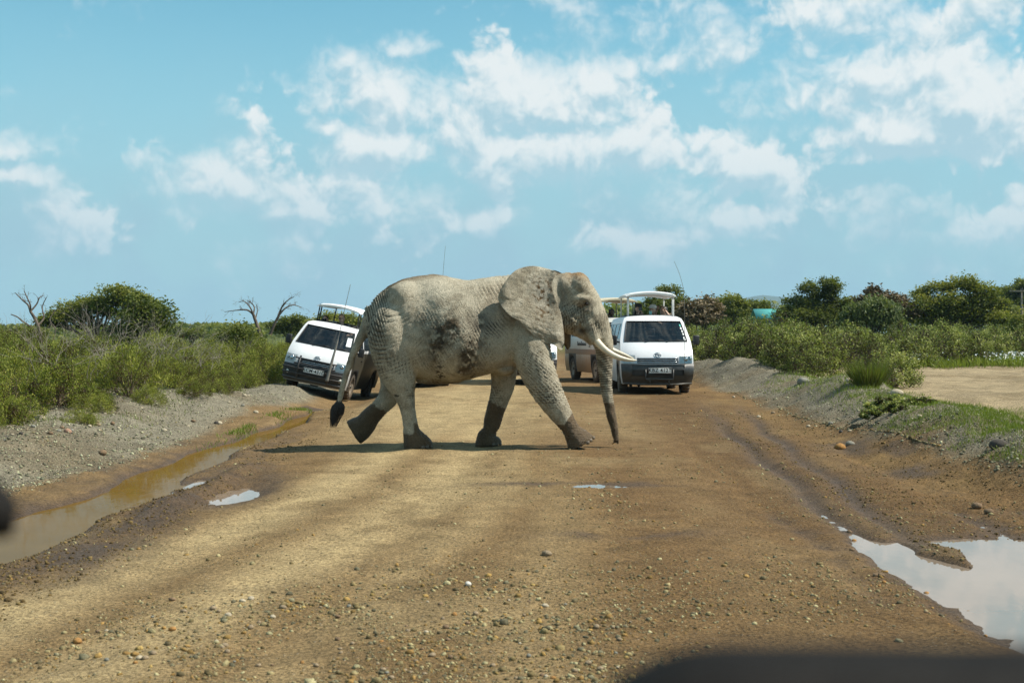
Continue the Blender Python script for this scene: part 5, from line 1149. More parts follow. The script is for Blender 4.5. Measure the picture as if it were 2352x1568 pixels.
dead_tree('bare dead tree with a dense twiggy top near the tilted van', 60, 622, 765, [([(620, 770, 0), (630, 745, 0), (642, 722, 0)], 1.3, .9, 0), ([(642, 722, 0), (655, 708, 0), (672, 700, .1), (692, 706, .2)], .8, .2, 3), ([(642, 722, 0), (650, 702, -.1), (664, 688, -.1), (676, 682, -.1)], .7, .2, 3), ([(636, 735, 0), (640, 715, .2), (655, 695, .2)], .6, .2, 3)], 63, .055)
# ------------------------------------------------------------------ utility pole, teal shed
M_POLE = pbr('weathered_pole', (.20, .17, .13), .85, var=.3, vscale=5); M_TEAL = pbr('teal_sheet_roof', (.10, .42, .38), .5, var=.15, vscale=1.5); M_SHED = pbr('pale_shed_wall', (.42, .40, .34), .8, var=.2, vscale=2)
p0 = px(2347, 742, 90); g = tag(empty('utility_pole', (p0[0], 90, .3)), 'slim wooden utility pole with a crossarm beyond the thicket', 'pole')
mb = MB(); mb.tube(np.array([(0, 0, -.2), (0, 0, 4.1)]), np.array([.10, .07]), 8); mb.build('post', M_POLE, g)
mb = MB(); mb.box((0, -.08, 3.95), (1.6, .10, .10), bev=.01); co_ = mb.build('crossarm', M_POLE, g)
for k in (-.7, 0, .7):
    mb = MB(); mb.ell((k, -.08, 4.07), (.05, .05, .08), 10, 6); mb.build('insulator', M_STEEL, co_)
p0 = px(1772, 720, 85.5); g = tag(empty('shed', (p0[0], 85.5, .02)), 'small shed with a teal sheet roof half hidden by the thicket', 'shed')
mb = MB(); mb.box((0, 0, 1.2), (1.9, 2.0, 2.4)); mb.build('wall', M_SHED, g)
for s in (-1, 1):
    mb = MB(); mb.box((s * .0, s * .60, 2.72), (2.2, 1.35, .05), Matrix.Rotation(-s * .45, 4, 'X')); ro_ = mb.build('roof', M_TEAL, g)
mb = MB(); mb.box((-.3, -1.01, .95), (.7, .04, 1.9)); mb.build('door', M_STEEL, g)

# ------------------------------------------------------------------ gravel, stones, grass
rngs = np.random.default_rng(77)
def ico(sub):
    bm = bmesh.new(); bmesh.ops.create_icosphere(bm, subdivisions=sub, radius=1); bm.verts.index_update()
    V = np.array([v.co[:] for v in bm.verts]); F = np.array([[v.index for v in f.verts] for f in bm.faces]); bm.free(); return V, F
ICO1, ICO2 = ico(1), ico(2)
OCT = (np.array([(1, 0, 0), (-1, 0, 0), (0, 1, 0), (0, -1, 0), (0, 0, 1), (0, 0, -1)], float) * 1.15, np.array([(0, 2, 4), (2, 1, 4), (1, 3, 4), (3, 0, 4), (2, 0, 5), (1, 2, 5), (3, 1, 5), (0, 3, 5)]))
def rand_rot(n, rng):
    q = rng.normal(size=(n, 4)); q /= np.linalg.norm(q, axis=1, keepdims=True); w, x, y, z = q.T
    return np.stack([1 - 2 * (y * y + z * z), 2 * (x * y - z * w), 2 * (x * z + y * w), 2 * (x * y + z * w), 1 - 2 * (x * x + z * z), 2 * (y * z - x * w), 2 * (x * z - y * w), 2 * (y * z + x * w), 1 - 2 * (x * x + y * y)], 1).reshape(n, 3, 3)
STONE_PAL = np.array([(.24, .18, .11), (.19, .135, .08), (.29, .22, .14), (.14, .105, .07), (.33, .26, .17), (.23, .14, .06), (.29, .165, .07), (.13, .11, .085), (.20, .17, .13), (.21, .15, .085), (.17, .12, .07), (.36, .30, .21)])
VERGE_PAL = np.array([(.20, .185, .155), (.155, .14, .12), (.25, .23, .19), (.11, .10, .085), (.32, .29, .23), (.22, .17, .11), (.48, .44, .36), (.40, .37, .31), (.17, .15, .12)])
def stones_mesh(name, P, S, pal, base=ICO1, tint=None):
    n = len(P); B, F = base; k = len(B); Rm = rand_rot(n, rngs)
    V = B[None] * (1 + rngs.uniform(-.28, .28, (n, k, 1))); V = V * (rngs.uniform(.65, 1.25, (n, 1, 3))); V = np.einsum('nij,nkj->nki', Rm, V) * S[:, None, None]; V[:, :, 2] *= .8
    V = V + P[:, None, :]; C = pal[rngs.integers(0, len(pal), n)] * rngs.uniform(.75, 1.25, (n, 1)) * np.array([.98, 1.04, .80])
    me = mesh_np(name, V.reshape(-1, 3), (F[None] + np.arange(n)[:, None, None] * k).reshape(-1, 3), smooth=False); vcol(me, 'tint', np.repeat(C, k, 0)); return me
def gravel_obj(name, P, S, pal, fine):
    """small grit as octahedra, bigger stones rounder"""
    big = S / P[:, 1] > fine
    a = link(name, stones_mesh(name, P[big], S[big], pal, ICO1), M_STONE); tag(a, kind='stuff'); b = link(name, stones_mesh(name, P[~big], S[~big], pal, OCT), M_STONE); tag(b, kind='stuff')
def stone_mat():
    m = bpy.data.materials.new('stone_grit'); m.use_nodes = True; t = NT(m.node_tree); b = t.n['Principled BSDF']; P = t.a('ShaderNodeTexCoord').outputs['Object']
    c = t.a('ShaderNodeAttribute', attribute_name='tint').outputs[0]; f = t.mr(t.noise(P, 60, 4, .65), .3, .7, .7, 1.2)
    t.put(b, 'Base Color', t.mix(1.0, c, t.a('ShaderNodeCombineColor', ins={0: f, 1: f, 2: f}).outputs[0], 'MULTIPLY')); t.put(b, 'Roughness', .9); t.put(b, 'Specular IOR Level', .2)
    t.put(b, 'Normal', t.a('ShaderNodeBump', ins={'Strength': .5, 'Distance': .01, 'Height': t.noise(P, 90, 4, .6)})); return m
M_STONE = stone_mat()
def scatter(n, ymin, ymax, xfun, dens, smin, smax, pw, persp=1.0):
    """random ground points, thinned by dens(x, y)"""
    u = rngs.random(n); y = 1 / (1 / ymin + (1 / ymax - 1 / ymin) * u) if persp else ymin + (ymax - ymin) * u
    x = xfun(y, rngs.random(n)); k = rngs.random(n) < dens(x, y); x, y = x[k], y[k]
    s = smin * (1 - rngs.random(len(x)) * (1 - (smin / smax) ** pw)) ** (-1 / pw); z = height(x, y)
    return np.stack([x, y, z], 1), s
def on_land(x, y, z): return ~(((z < WATER_L + .004) & (np.abs(x - chan_c(y)) < 1.2) & (y < 32)) | ((z < WATER_R - .012) & (x > 2) & (x < 6) & (y < 12.5)))
def road_d(x, y):
    c, w, r = ground_zones(x, y, height(x, y, False)); lum = c[:, 1]
    d = np.clip((.235 - lum) * 7, .05, 1) * sstep(.9, .3, w)
    strip = np.exp(-((x + .45) / .75) ** 2) * sstep(10.5, 8.2, y) + np.exp(-((x + 2.2) / .25) ** 2) * sstep(9.5, 8, y) + .55 * np.exp(-((x - .45 - .02 * y) / .35) ** 2)
    return np.clip(d * sstep(.38, .68, fbm(x * 1.2, y * .55, oct=4, seed=91)) * .8 + strip * 1.1 * sstep(.3, .7, fbm(x * 2, y * 1.5, oct=3, seed=92)), 0, 1)
fr_x = lambda y, r: -y * .45 + r * y * .90
P, S = scatter(64000, 6.0, 34, lambda y, r: np.clip(fr_x(y, r), -3.9, 5.2), road_d, .0042, .021, 2.1)
k = on_land(P[:, 0], P[:, 1], P[:, 2]); P, S = P[k], S[k] * (.75 + P[k][:, 1] * .03)
P[:, 2] += S * .12
NEAR = P[:, 1] < 9
gravel_obj('gravel', P, S, STONE_PAL, .0011)
P, S = scatter(9000, 6.0, 9.6, lambda y, r: -2.6 + r * 3.6, lambda x, y: sstep(.42, .66, fbm(x * 1.7, y * 1.3, oct=4, seed=101)) * np.exp(-((x + .55 + .12 * (y - 7)) / .95) ** 2) * sstep(9.6, 8.0, y), .006, .034, 1.7)
P[:, 2] += S * .15; gravel_obj('gravel', P, S, np.concatenate([STONE_PAL, np.array([(.30, .18, .075), (.34, .22, .10)])]), .0011)
def verge_d(x, y):
    l = sstep(edges_l(y) + .1, edges_l(y) - .4, x) * sstep(-9.5, -7.6, x); r = sstep(4.9, 5.4, x) * sstep(8.6, 7.6, x); return np.clip((l + r) * (.35 + fbm(x * 1.1, y * 1.1, oct=3, seed=93)), 0, 1)
P, S = scatter(92000, 9, 46, lambda y, r: np.where(rngs.random(len(r)) < .5, -4.6 - r * 4.2, 4.7 + r * 3.6), verge_d, .0065, .027, 2.2)
vis = np.abs(P[:, 0]) < P[:, 1] * .47; P, S = P[vis], S[vis]; P[:, 2] += S * .2
gravel_obj('gravel', P, S, VERGE_PAL, .0011)
# mud clods along the right-hand rut and the torn bank
P, S = scatter(26000, 7, 28, lambda y, r: np.where(rngs.random(len(r)) < .7, 3.2 + r * 2.4, -3.9 + r * 1.0), lambda x, y: np.clip(1.6 * fbm(x * 1.4, y * .8, oct=3, seed=94) - .35, 0, 1), .005, .021, 2.1)
k = on_land(P[:, 0], P[:, 1], P[:, 2]) & (np.abs(P[:, 0]) < P[:, 1] * .47); P, S = P[k], S[k]; P[:, 2] += S * .2
tag(link('mud_clods', stones_mesh('mud_clods', P, S, np.array([(.15, .095, .045), (.11, .068, .032), (.19, .125, .06), (.085, .055, .03)])), M_STONE), kind='stuff')
# single stones one can pick out
def stone(u, v, wpx, col, label, group, zoff=0.0):
    if '%' in label: label = label % {PINK: 'pinkish', TAN: 'tan', PALE: 'cream', ORG: 'orange', GRY: 'grey', DRK: 'blackish', BRN: 'brown', WHT: 'white'}[col]
    g0 = gd(u, v, 0.0)
    for _ in range(12):
        z = gz_at(g0[0], g0[1]); g0 = gd(u, v, z)
        if g0[1] > 45: break
    x, y = g0[0], g0[1]; s = wpx * y / FPX * .5
    V, F = ICO2; n = np.stack([fbm(V[:, 0] * 1.3 + u, V[:, 1] * 1.3, V[:, 2] * 1.3 + v, oct=3, seed=95)] * 3, 1); Vn = V * (.72 + .56 * n) * np.array([1, .8, .66])
    me = mesh_np('stone', Vn * s, F, smooth=False); vcol(me, 'tint', np.tile(np.array(col), (len(V), 1)))
    o = link('stone', me, M_STONE, None, (x, y, gz_at(x, y) + s * .28), (0, 0, u * .7)); return tag(o, label, 'stone', group)
PINK, TAN, PALE, ORG, GRY, DRK, BRN, WHT = (.36, .22, .15), (.27, .205, .13), (.42, .355, .25), (.34, .18, .06), (.23, .22, .18), (.08, .07, .058), (.20, .135, .08), (.60, .57, .50)
for (u, v, w, c, l) in [(1930, 1030, 26, ORG, 'bright orange stone on the muddy right side of the road'), (1952, 1024, 22, GRY, 'grey stone touching the bright orange stone'), (1755, 842, 60, BRN, 'long brown boulder on top of the gravel bank'), (1690, 846, 40, TAN, 'sandy lump of rock on the gravel bank next to the parked van'),
        (2292, 1002, 46, DRK, 'dark rough rock among the grass of the gravel bank'), (2284, 972, 22, PALE, 'pale stone lying above the dark rough rock'), (1075, 1343, 18, WHT, 'single white stone in the middle of the dirt road'), (155, 988, 24, PINK, 'pinkish stone at the foot of the left thicket'), (92, 972, 30, PALE, 'large pale stone half under the left thicket shrubs'),
        (236, 1042, 24, BRN, 'dark brown stone at the lower edge of the left gravel verge'), (178, 1475, 26, ORG, 'orange stone beside the loose gravel strip'), (1256, 1274, 24, TAN, 'tan stone embedded near the damp patch of the road'), (2243, 1165, 26, BRN, 'blocky brown stone beside the dark mud of the right verge'), (2270, 1178, 24, BRN, 'low brown stone next to the blocky brown stone'), (1845, 872, 30, GRY, 'grey rock on the crest of the gravel bank'), (2060, 918, 32, PALE, 'cream rock below the leafy plant on the gravel bank'), (1950, 900, 22, PALE, 'small cream rock on the gravel bank slope')]:
    stone(u, v, w, c, l, None)
rs = random.Random(3)
for i in range(90):
    u, v = rs.uniform(200, 1450), rs.uniform(1370, 1560); stone(u, v, rs.uniform(8, 19), rs.choice([TAN, BRN, ORG, GRY, TAN, BRN, TAN, PALE]), 'loose %s stone in the gravel of the near road', 'loose stones in the near road gravel')
for i in range(60):
    left = rs.random() < .5; u, v = (rs.uniform(0, 620), 0) if left else (rs.uniform(1650, 2340), 0)
    v = (rs.uniform(990, 1060) - u * .16) if left else (rs.uniform(890, 960) + (u - 1700) * .19)
    stone(u, v, rs.uniform(7, 15), rs.choice([PALE, TAN, GRY, DRK, PALE, BRN]), '%s stone lying on the grey gravel of the left verge' if left else '%s stone lying on the slope of the right gravel bank', 'stones on the left gravel verge' if left else 'stones on the right gravel bank')
for i in range(26):
    u, v = rs.uniform(1950, 2300), 0; v = 1260 + (u - 1950) * .55 + rs.uniform(-60, 60); stone(u, v, rs.uniform(7, 18), rs.choice([BRN, ORG, BRN]), 'muddy %s stone at the rim of the right puddle', 'stones at the rim of the right puddle')
# grass
def grass(name, n, yr, xf, dens, h, w=.006):
    P, _ = scatter(n, yr[0], yr[1], xf, dens, .01, .02, 2); m = len(P); D = rngs.normal(size=(m, 3)) * .45; D[:, 2] = 1; D /= np.linalg.norm(D, axis=1, keepdims=True); H = rngs.uniform(.4, 1.25, m) * h
    tone = np.clip(.25 + .6 * fbm(P[:, 0] * 1.2, P[:, 1] * 1.2, oct=3, seed=96) + rngs.normal(size=m) * .14, 0, 1)
    return tag(link(name, leaf_mesh(name, P + D * H[:, None] * .42, H, np.full(m, w) * (.6 + P[:, 1] * .03), D, tone, rngs), M_GRASS), kind='stuff')
grass('grass', 110000, (13, 34), lambda y, r: 5.6 + r * 6.0, lambda x, y: sstep(.40, .56, fbm(x * .75, y * .6, oct=4, seed=97) + .08 * sstep(22, 17, y)) * sstep(5.5, 6.2, x) * np.maximum(sstep(8.6, 7.6, x), sstep(27, 22, y)) * (np.abs(x) < y * .47) * .85, .10)
grass('grass', 22000, (30, 60), lambda y, r: 6.6 + r * 15, lambda x, y: np.exp(-((y - np.interp(x, [7, 8.3, 9.9, 12, 16, 20, 26], [34.5, 36, 43.5, 47.5, 51, 53.5, 57])) / 1.3) ** 2) * .6 * sstep(.38, .55, fbm(x * .6, y * .6, oct=3, seed=88)), .22, .012)
grass('grass', 9000, (20, 31), lambda y, r: -5.2 + r * 1.1, lambda x, y: np.exp(-((x - (-4.55 + .02 * (y - 24))) / .16) ** 2) * sstep(.40, .58, fbm(x * 2, y * .7, oct=3, seed=98)) * sstep(19.5, 23, y), .10, .008)
grass('grass', 60000, (13, 46), lambda y, r: -9.5 + r * 4.2, lambda x, y: sstep(.46, .60, fbm(x * .8, y * .6, oct=4, seed=99)) * sstep(-5.6, -7.4, x) * .8, .11)
grass('grass', 60000, (12.5, 23), lambda y, r: 5.2 + r * 2.8, lambda x, y: sstep(.44, .60, fbm(x * 1.0, y * .8, oct=4, seed=87) + .10 * sstep(5.2, 6.5, x) - .04) * (np.abs(x) < y * .47) * .55, .085)
# tall tuft and leafy plants on the bank
tp = [shrub_meshes(260 + i, .45, .5, 40, 2600, .075, .05, True, .3, 20) for i in range(2)]
for i, (u, v, sc) in enumerate([(2040, 925, 1.1), (2090, 918, 1.0), (2010, 935, .8), (2130, 935, .8), (2060, 955, .7)]):
    y = 23.0 - i * .5; x = (u - 1176) * y / FPX; g = tag(empty('leafy_plant', (x, y, gz_at(x, y) - .02), (0, 0, i)), 'broad leaved creeping plant on the crest of the gravel bank', 'plant', 'broad leaved plants on the gravel bank'); g.scale = (sc * .8, sc * .7, sc * .5)
    link('foliage', tp[i % 2][0], M_BROAD, g); link('stems', tp[i % 2][1], M_STEM, g)
x, y = 6.65, 26.6; g = tag(empty('grass_tuft', (x, y, gz_at(x, y) - .03)), 'tall tuft of dark grass on the gravel bank before the sandy flat', 'grass')
n = 1100; a = rngs.uniform(0, 6.28, n); rr = rngs.random(n) ** .5 * .22; H = rngs.uniform(.2, .62, n); D = np.stack([np.cos(a) * .8 * rngs.random(n), np.sin(a) * .8 * rngs.random(n), np.ones(n)], 1)
link('blades', leaf_mesh('blades', np.stack([np.cos(a) * rr, np.sin(a) * rr, 0 * a], 1) + D * H[:, None] * .5, H, np.full(n, .012), D, np.clip(rngs.normal(size=n) * .2 + .25, 0, 1), rngs), M_GRASS, g)
# white flowers before the right thicket
n = 900; c = rngs.integers(0, 3, n); cx = np.array([(14.4, 51.5), (18.8, 53.5), (20.3, 54.5)])[c]; X_ = cx[:, 0] + rngs.normal(size=n) * np.array([.35, .8, .8])[c]; Y_ = cx[:, 1] + rngs.normal(size=n) * .5
P = np.stack([X_, Y_, height(X_, Y_, False) + rngs.uniform(.15, .55, n)], 1); fm = leaf_mesh('white_flowers', P, np.full(n, .07), np.full(n, .06), rngs.normal(size=(n, 3)), np.ones(n), rngs)
tag(link('white_flowers', fm, M_PETAL), kind='stuff')
n = 7000; c = rngs.integers(0, 3, n); cx = np.array([(14.4, 51.5), (18.8, 53.5), (20.3, 54.5)])[c]; X_ = cx[:, 0] + rngs.normal(size=n) * np.array([.8, 1.2, 1.2])[c]; Y_ = cx[:, 1] + rngs.normal(size=n) * .6; H = rngs.uniform(.15, .5, n); D = rngs.normal(size=(n, 3)) * .45; D[:, 2] = 1
P = np.stack([X_, Y_, height(X_, Y_, False)], 1) + D * H[:, None] * .5
tag(link('grass', leaf_mesh('grass', P, H, np.full(n, .025), D, np.clip(rngs.normal(size=n) * .2 + .6, 0, 1), rngs), M_GRASS), kind='stuff')

# ------------------------------------------------------------------ people standing in the roof hatches
M_SKIN_L = pbr('light_skin', (.50, .31, .22), .55, var=.12, vscale=20); M_SKIN_D = pbr('brown_skin', (.17, .095, .060), .5, var=.12, vscale=20)
def cloth(name, c): return pbr(name, c, .9, var=.3, vscale=14, bump=.4, bscale=40)
M_HAIRD = pbr('dark_hair', (.018, .014, .011), .5, var=.4, vscale=40); M_HAIRG = pbr('grey_hair', (.14, .11, .085), .6, var=.4, vscale=40)
def solid(mb, voxel, it=3):
    me0 = mb.mesh('tmp'); ob = bpy.data.objects.new('tmp', me0); COL.objects.link(ob)
    md = ob.modifiers.new('r', 'REMESH'); md.mode = 'VOXEL'; md.voxel_size = voxel; ms = ob.modifiers.new('s', 'SMOOTH'); ms.factor = .5; ms.iterations = it
    me = bpy.data.meshes.new_from_object(ob.evaluated_get(bpy.context.evaluated_depsgraph_get())); bpy.data.objects.remove(ob); bpy.data.meshes.remove(me0)
    me.polygons.foreach_set('use_smooth', np.ones(len(me.polygons), dtype=bool)); return me
def hand(mb, wr, d, curl):
    """palm, four fingers of unequal length bent towards curl, and a thumb on the side"""
    wr, d, curl = [np.array(v, float) for v in (wr, d, curl)]; d /= np.linalg.norm(d); curl -= d * curl.dot(d); curl /= max(np.linalg.norm(curl), 1e-6); s = np.cross(d, curl)
    mb.tube(np.array([wr, wr + d * .05, wr + d * .09]), np.array([.024, .036, .034]), 8, rad2=np.array([.018, .018, .016]), side=curl)
    for k, L in enumerate((.062, .075, .070, .055)):
        b = wr + d * .085 + s * (.024 - .016 * k); m = b + d * L * .5 + curl * .008; e = b + d * L * .7 + curl * L * .55; mb.tube(np.array([b, m, e]), np.array([.009, .0085, .007]), 6)
    b = wr + d * .03 + s * .03; mb.tube(np.array([b, b + s * .025 + d * .025, b + s * .02 + d * .055 + curl * .02]), np.array([.011, .010, .008]), 6)
def person(label, van, lx, ly, turn, skin, shirt, hair, arms, hat=None, glasses=False, long_hair=False, crouch=0.0, item=None, group='passengers standing in the roof hatches'):
    bpy.context.view_layer.update()
    w = van.matrix_world @ Vector((lx, ly, .44 - crouch)); g = tag(empty('person', w, (0, 0, turn)), label, 'person', group)
    b = MB()
    T = lambda P, r, r2=None, n=12, s=None: b.tube(catmull(np.array(P, float), len(P) * 4), np.interp(np.linspace(0, 1, len(P) * 4), np.linspace(0, 1, len(P)), r), n, rad2=None if r2 is None else np.interp(np.linspace(0, 1, len(P) * 4), np.linspace(0, 1, len(P)), r2), side=s)
    b.ell((0, -.015, 1.60), (.076, .096, .112), 18, 12); b.ell((0, -.045, 1.545), (.055, .06, .06), 14, 10); b.ell((0, -.112, 1.585), (.014, .022, .026), 10, 8)
    for s in (-1, 1): b.ell((s * .078, .0, 1.59), (.012, .025, .034), 8, 8)
    b.ell((0, -.103, 1.545), (.026, .010, .010), 8, 6)
    T([(0, .015, 1.36), (0, .01, 1.44), (0, 0, 1.53)], [.062, .055, .055])
    T([(0, .02, .86), (0, .02, 1.0), (0, .0, 1.2), (0, .01, 1.34), (0, .015, 1.42)], [.165, .145, .170, .185, .07], [.115, .10, .12, .105, .06], 18, (0, 1, 0))
    for s, (el, wr, hd, cu) in zip((-1, 1), arms):
        T([(s * .16, .01, 1.36), (s * .20, .01, 1.33), el], [.06, .058, .043]); T([el, tuple((np.array(el) + np.array(wr)) / 2), wr], [.043, .041, .026])
        T([(s * .09, .02, .9), (s * .095, .0, .5), (s * .10, .02, .08)], [.095, .065, .045]); b.ell((s * .10, -.05, .035), (.045, .13, .035), 12, 8)
    me = solid(b, .013, 2); hb = MB()
    for (el, wr, hd, cu) in arms: hand(hb, wr, hd, cu)
    bm = bmesh.new(); bm.from_mesh(me); hm = hb.mesh('h'); bm.from_mesh(hm); bm.to_mesh(me); bm.free(); bpy.data.meshes.remove(hm)
    link('body', me, skin, g)
    c = MB()
    T2 = lambda P, r, r2=None, n=14, s=None: c.tube(catmull(np.array(P, float), len(P) * 4), np.interp(np.linspace(0, 1, len(P) * 4), np.linspace(0, 1, len(P)), r), n, rad2=None if r2 is None else np.interp(np.linspace(0, 1, len(P) * 4), np.linspace(0, 1, len(P)), r2), side=s)
    T2([(0, .02, .84), (0, .02, 1.0), (0, .0, 1.2), (0, .01, 1.35), (0, .015, 1.435)], [.185, .165, .188, .200, .075], [.135, .12, .14, .122, .07], 18, (0, 1, 0))
    for s, (el, wr, hd, cu) in zip((-1, 1), arms):
        e2 = np.array([s * .2, .01, 1.33]) * .15 + np.array(el) * .85; T2([(s * .15, .01, 1.36), (s * .205, .01, 1.34), tuple(e2)], [.07, .07, .058])
    link('shirt', solid(c, .014, 3), shirt, g)
    c = MB()
    for s in (-1, 1): c.tube(np.array([(s * .09, .02, .93), (s * .095, .0, .5), (s * .10, .02, .10)]), np.array([.112, .082, .068]), 12)
    c.ell((0, .02, .90), (.18, .13, .12), 16, 10); link('trousers', solid(c, .016, 2), M_TROUS, g)
    h = MB(); h.ell((0, .012, 1.635), (.086, .100, .092), 18, 12)
    if long_hair: h.tube(np.array([(0, .06, 1.62), (-.02, .08, 1.48), (-.03, .08, 1.32)]), np.array([.085, .09, .06]), 12); h.ell((-.075, .03, 1.53), (.03, .05, .12), 10, 8); h.ell((.075, .03, 1.53), (.03, .05, .12), 10, 8)
    link('hair', h.mesh('hair'), hair, g)
    for s in (-1, 1):
        e = MB(); e.ell((s * .030, -.100, 1.605), (.011, .008, .008), 8, 6); e.build('eye', M_EYE, g)
    if hat is not None:
        q = MB(); q.ell((0, .005, 1.665), (.098, .112, .075), 18, 10); q.ell((0, -.13, 1.648), (.075, .085, .010), 14, 6); q.build('cap', hat, g)
    if glasses:
        q = MB()
        for s in (-1, 1): q.ell((s * .034, -.112, 1.605), (.030, .010, .020), 12, 8)
        q.tube(np.array([(-.075, -.02, 1.61), (-.05, -.108, 1.61), (.05, -.108, 1.61), (.075, -.02, 1.61)]), .004, 5); q.build('sunglasses', M_GLOSSBLK, g)
    if item:
        kind, loc, lab, mat = item; m = MB(); rz = Matrix.Rotation(turn, 3, 'Z'); wl = w + rz @ Vector(loc)
        if kind == 'phone': m.box((0, 0, 0), (.075, .010, .15), bev=.004)
        elif kind == 'binoculars':
            for s in (-1, 1): m.tube(np.array([(s * .035, .05, 0), (s * .036, -.03, 0), (s * .040, -.08, 0)]), np.array([.019, .024, .03]), 12)
            m.box((0, .0, .008), (.05, .05, .02), bev=.004)
        o = m.build(kind, mat, None, loc=wl, rot=(0, 0, turn)); tag(o, lab, kind if kind != 'binoculars' else 'binoculars')
    return g
M_TROUS = cloth('dark_trousers', (.05, .045, .04)); M_GLOSSBLK = pbr('sunglass_black', (.01, .01, .01), .12)
M_SH_GREY = cloth('light_grey_shirt', (.42, .43, .43)); M_SH_DARK = cloth('dark_top', (.035, .038, .045)); M_SH_WHITE = cloth('white_top', (.62, .62, .60)); M_SH_OLIVE = cloth('olive_shirt', (.12, .11, .06)); M_SH_BLUE = cloth('blue_shirt', (.07, .11, .19)); M_CAPW = cloth('white_cap', (.66, .66, .63)); M_CAPB = cloth('dark_cap', (.025, .025, .028)); M_PHONE = pbr('black_phone', (.015, .015, .017), .2); M_PHONEM = pbr('mint_phone', (.25, .50, .46), .35); M_CAPO = cloth('olive_cap', (.13, .11, .055))
UP2 = lambda wx, wy, wz: [((-.27, -.14, 1.24), (-wx, wy, wz), (.25, -.1, .95), (.6, -.5, 0)), ((.27, -.14, 1.24), (wx, wy, wz), (-.25, -.1, .95), (-.6, -.5, 0))]
REST = [((-.30, -.06, 1.14), (-.12, -.26, 1.14), (.8, -.5, -.1), (0, -.2, -1)), ((.30, -.06, 1.14), (.14, -.26, 1.14), (-.8, -.5, -.1), (0, -.2, -1))]
person('person in a dark top holding binoculars up inside the tilted van hatch', van1, -.10, 1.95, 0, M_SKIN_L, M_SH_DARK, M_HAIRD, UP2(.06, -.16, 1.50), crouch=.10, item=('binoculars', (0, -.16, 1.605), 'black binoculars held to the eyes in the tilted van', M_PHONE))
person('person in sunglasses and light grey shirt leaning on the tilted van hatch', van1, .33, 1.95, 0, M_SKIN_L, M_SH_GREY, M_HAIRG, REST, glasses=True, crouch=-.02)
person('long haired person in a dark cap filming from the KBZ 412T van hatch', van5, -.26, 2.0, .1, M_SKIN_L, M_SH_DARK, M_HAIRD, UP2(.045, -.22, 1.42), hat=M_CAPB, long_hair=True, item=('phone', (0, -.245, 1.555), 'black phone held up by the long haired person in the dark cap', M_PHONE))
person('person in a white cap photographing from the KBZ 412T van hatch', van5, .10, 2.05, -.4, M_SKIN_L, M_SH_DARK, M_HAIRD, UP2(.05, -.26, 1.36), hat=M_CAPW, crouch=.03, item=('phone', (.03, -.285, 1.49), 'mint coloured phone held up by the person in the white cap', M_PHONEM))
person('bare armed person in a white top raising both arms beside the white cap', van5, .40, 2.3, -.8, M_SKIN_L, M_SH_WHITE, M_HAIRD, [((-.26, -.12, 1.42), (-.10, -.14, 1.62), (.4, -.1, .9), (.5, -.5, 0)), ((.32, -.06, 1.36), (.14, -.12, 1.62), (-.5, -.1, .8), (-.5, -.5, 0))], crouch=.06)
person('short haired person in a dark shirt looking sideways in the cream van', van4, -.38, 2.0, -1.2, M_SKIN_D, M_SH_BLUE, M_HAIRD, REST, crouch=-.02)
person('person in an olive cap low in the cream van hatch', van4, -.12, 2.2, .6, M_SKIN_D, M_SH_OLIVE, M_HAIRD, REST, hat=M_CAPO, crouch=.22)
person('person holding a phone high in the cream van hatch', van4, .10, 2.5, -.3, M_SKIN_D, M_SH_DARK, M_HAIRD, UP2(.05, -.22, 1.50), crouch=.02, item=('phone', (0, -.245, 1.63), 'dark phone held high by a person in the cream van', M_PHONE))
person('person half hidden behind the elephant trunk in the cream van', van4, -.42, 3.0, .3, M_SKIN_D, M_SH_DARK, M_HAIRD, REST, crouch=.0)
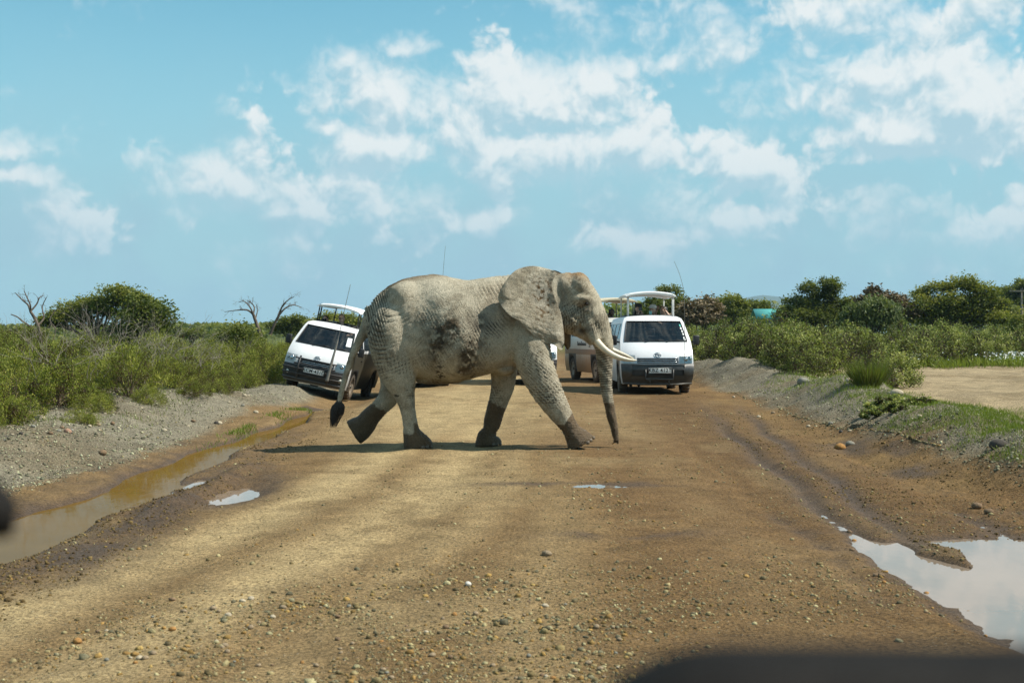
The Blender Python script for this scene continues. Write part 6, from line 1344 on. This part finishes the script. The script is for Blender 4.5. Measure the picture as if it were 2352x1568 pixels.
person('driver behind the windscreen of the KBZ 412T van', van5, -.40, 1.52, 0, M_SKIN_D, M_SH_WHITE, M_HAIRD, [((-.26, -.22, 1.12), (-.14, -.40, 1.16), (.2, -.9, .2), (.5, 0, -.5)), ((.26, -.22, 1.12), (.14, -.40, 1.16), (-.2, -.9, .2), (-.5, 0, -.5))], crouch=.30, group='drivers at the wheel')
# ------------------------------------------------------------------ the viewer's own vehicle: edge of the dashboard pad and a made-up bar for a dark blur, close and out of focus
M_DASH = pbr('dark_dash_vinyl', (.012, .0105, .009), .7, spec=.12, var=.3, vscale=30, bump=.2, bscale=200)
def dashboard():
    prof = [(.50, 1.30), (.475, 1.42), (.462, 1.482), (.445, 1.502), (.420, 1.5085), (.395, 1.503), (.375, 1.475), (.365, 1.40), (.362, 1.28)]
    xs = np.concatenate([.012 + .05 * (1 - np.cos(np.linspace(0, np.pi / 2, 9))) * 1.0, np.linspace(.075, .9, 16)]); V = []
    for i, x in enumerate(xs):
        k = min(1, (x - .012) / .05); dz = -.05 * (1 - math.sin(math.acos(1 - k))) if k < 1 else 0
        w = .006 * math.sin(x * 30) if x > .09 else 0
        for y, z in prof: V.append((x, y, z + dz * (1 if z > 1.35 else 0) + w * .15))
    n = len(prof); F = [[i * n + j, i * n + j + 1, (i + 1) * n + j + 1, (i + 1) * n + j] for i in range(len(xs) - 1) for j in range(n - 1)] + [list(range(n))[::-1], [(len(xs) - 1) * n + j for j in range(n)]]
    mb = MB(); mb.add(V, F); o = mb.build('dashboard', M_DASH); tag(o, 'dark padded dashboard edge out of focus right before the lens', 'dashboard')
    mb = MB(); mb.box((.60, .43, .66), (.5, .14, 1.26), bev=.02); mb.build('console', M_DASH, o)
    mb = MB(); mb.tube(catmull(np.array([(-.27, .62, 1.10), (-.262, .62, 1.35), (-.242, .62, 1.506), (-.2275, .62, 1.520), (-.242, .62, 1.534), (-.266, .62, 1.556), (-.30, .62, 1.75)]), 40), .0125, 12); tag(mb.build('blur_stand_in', M_DASH), 'made-up dark bar out of focus close to the lens', 'handle')  # made-up bar standing in for a dark blur near the lens
dashboard()
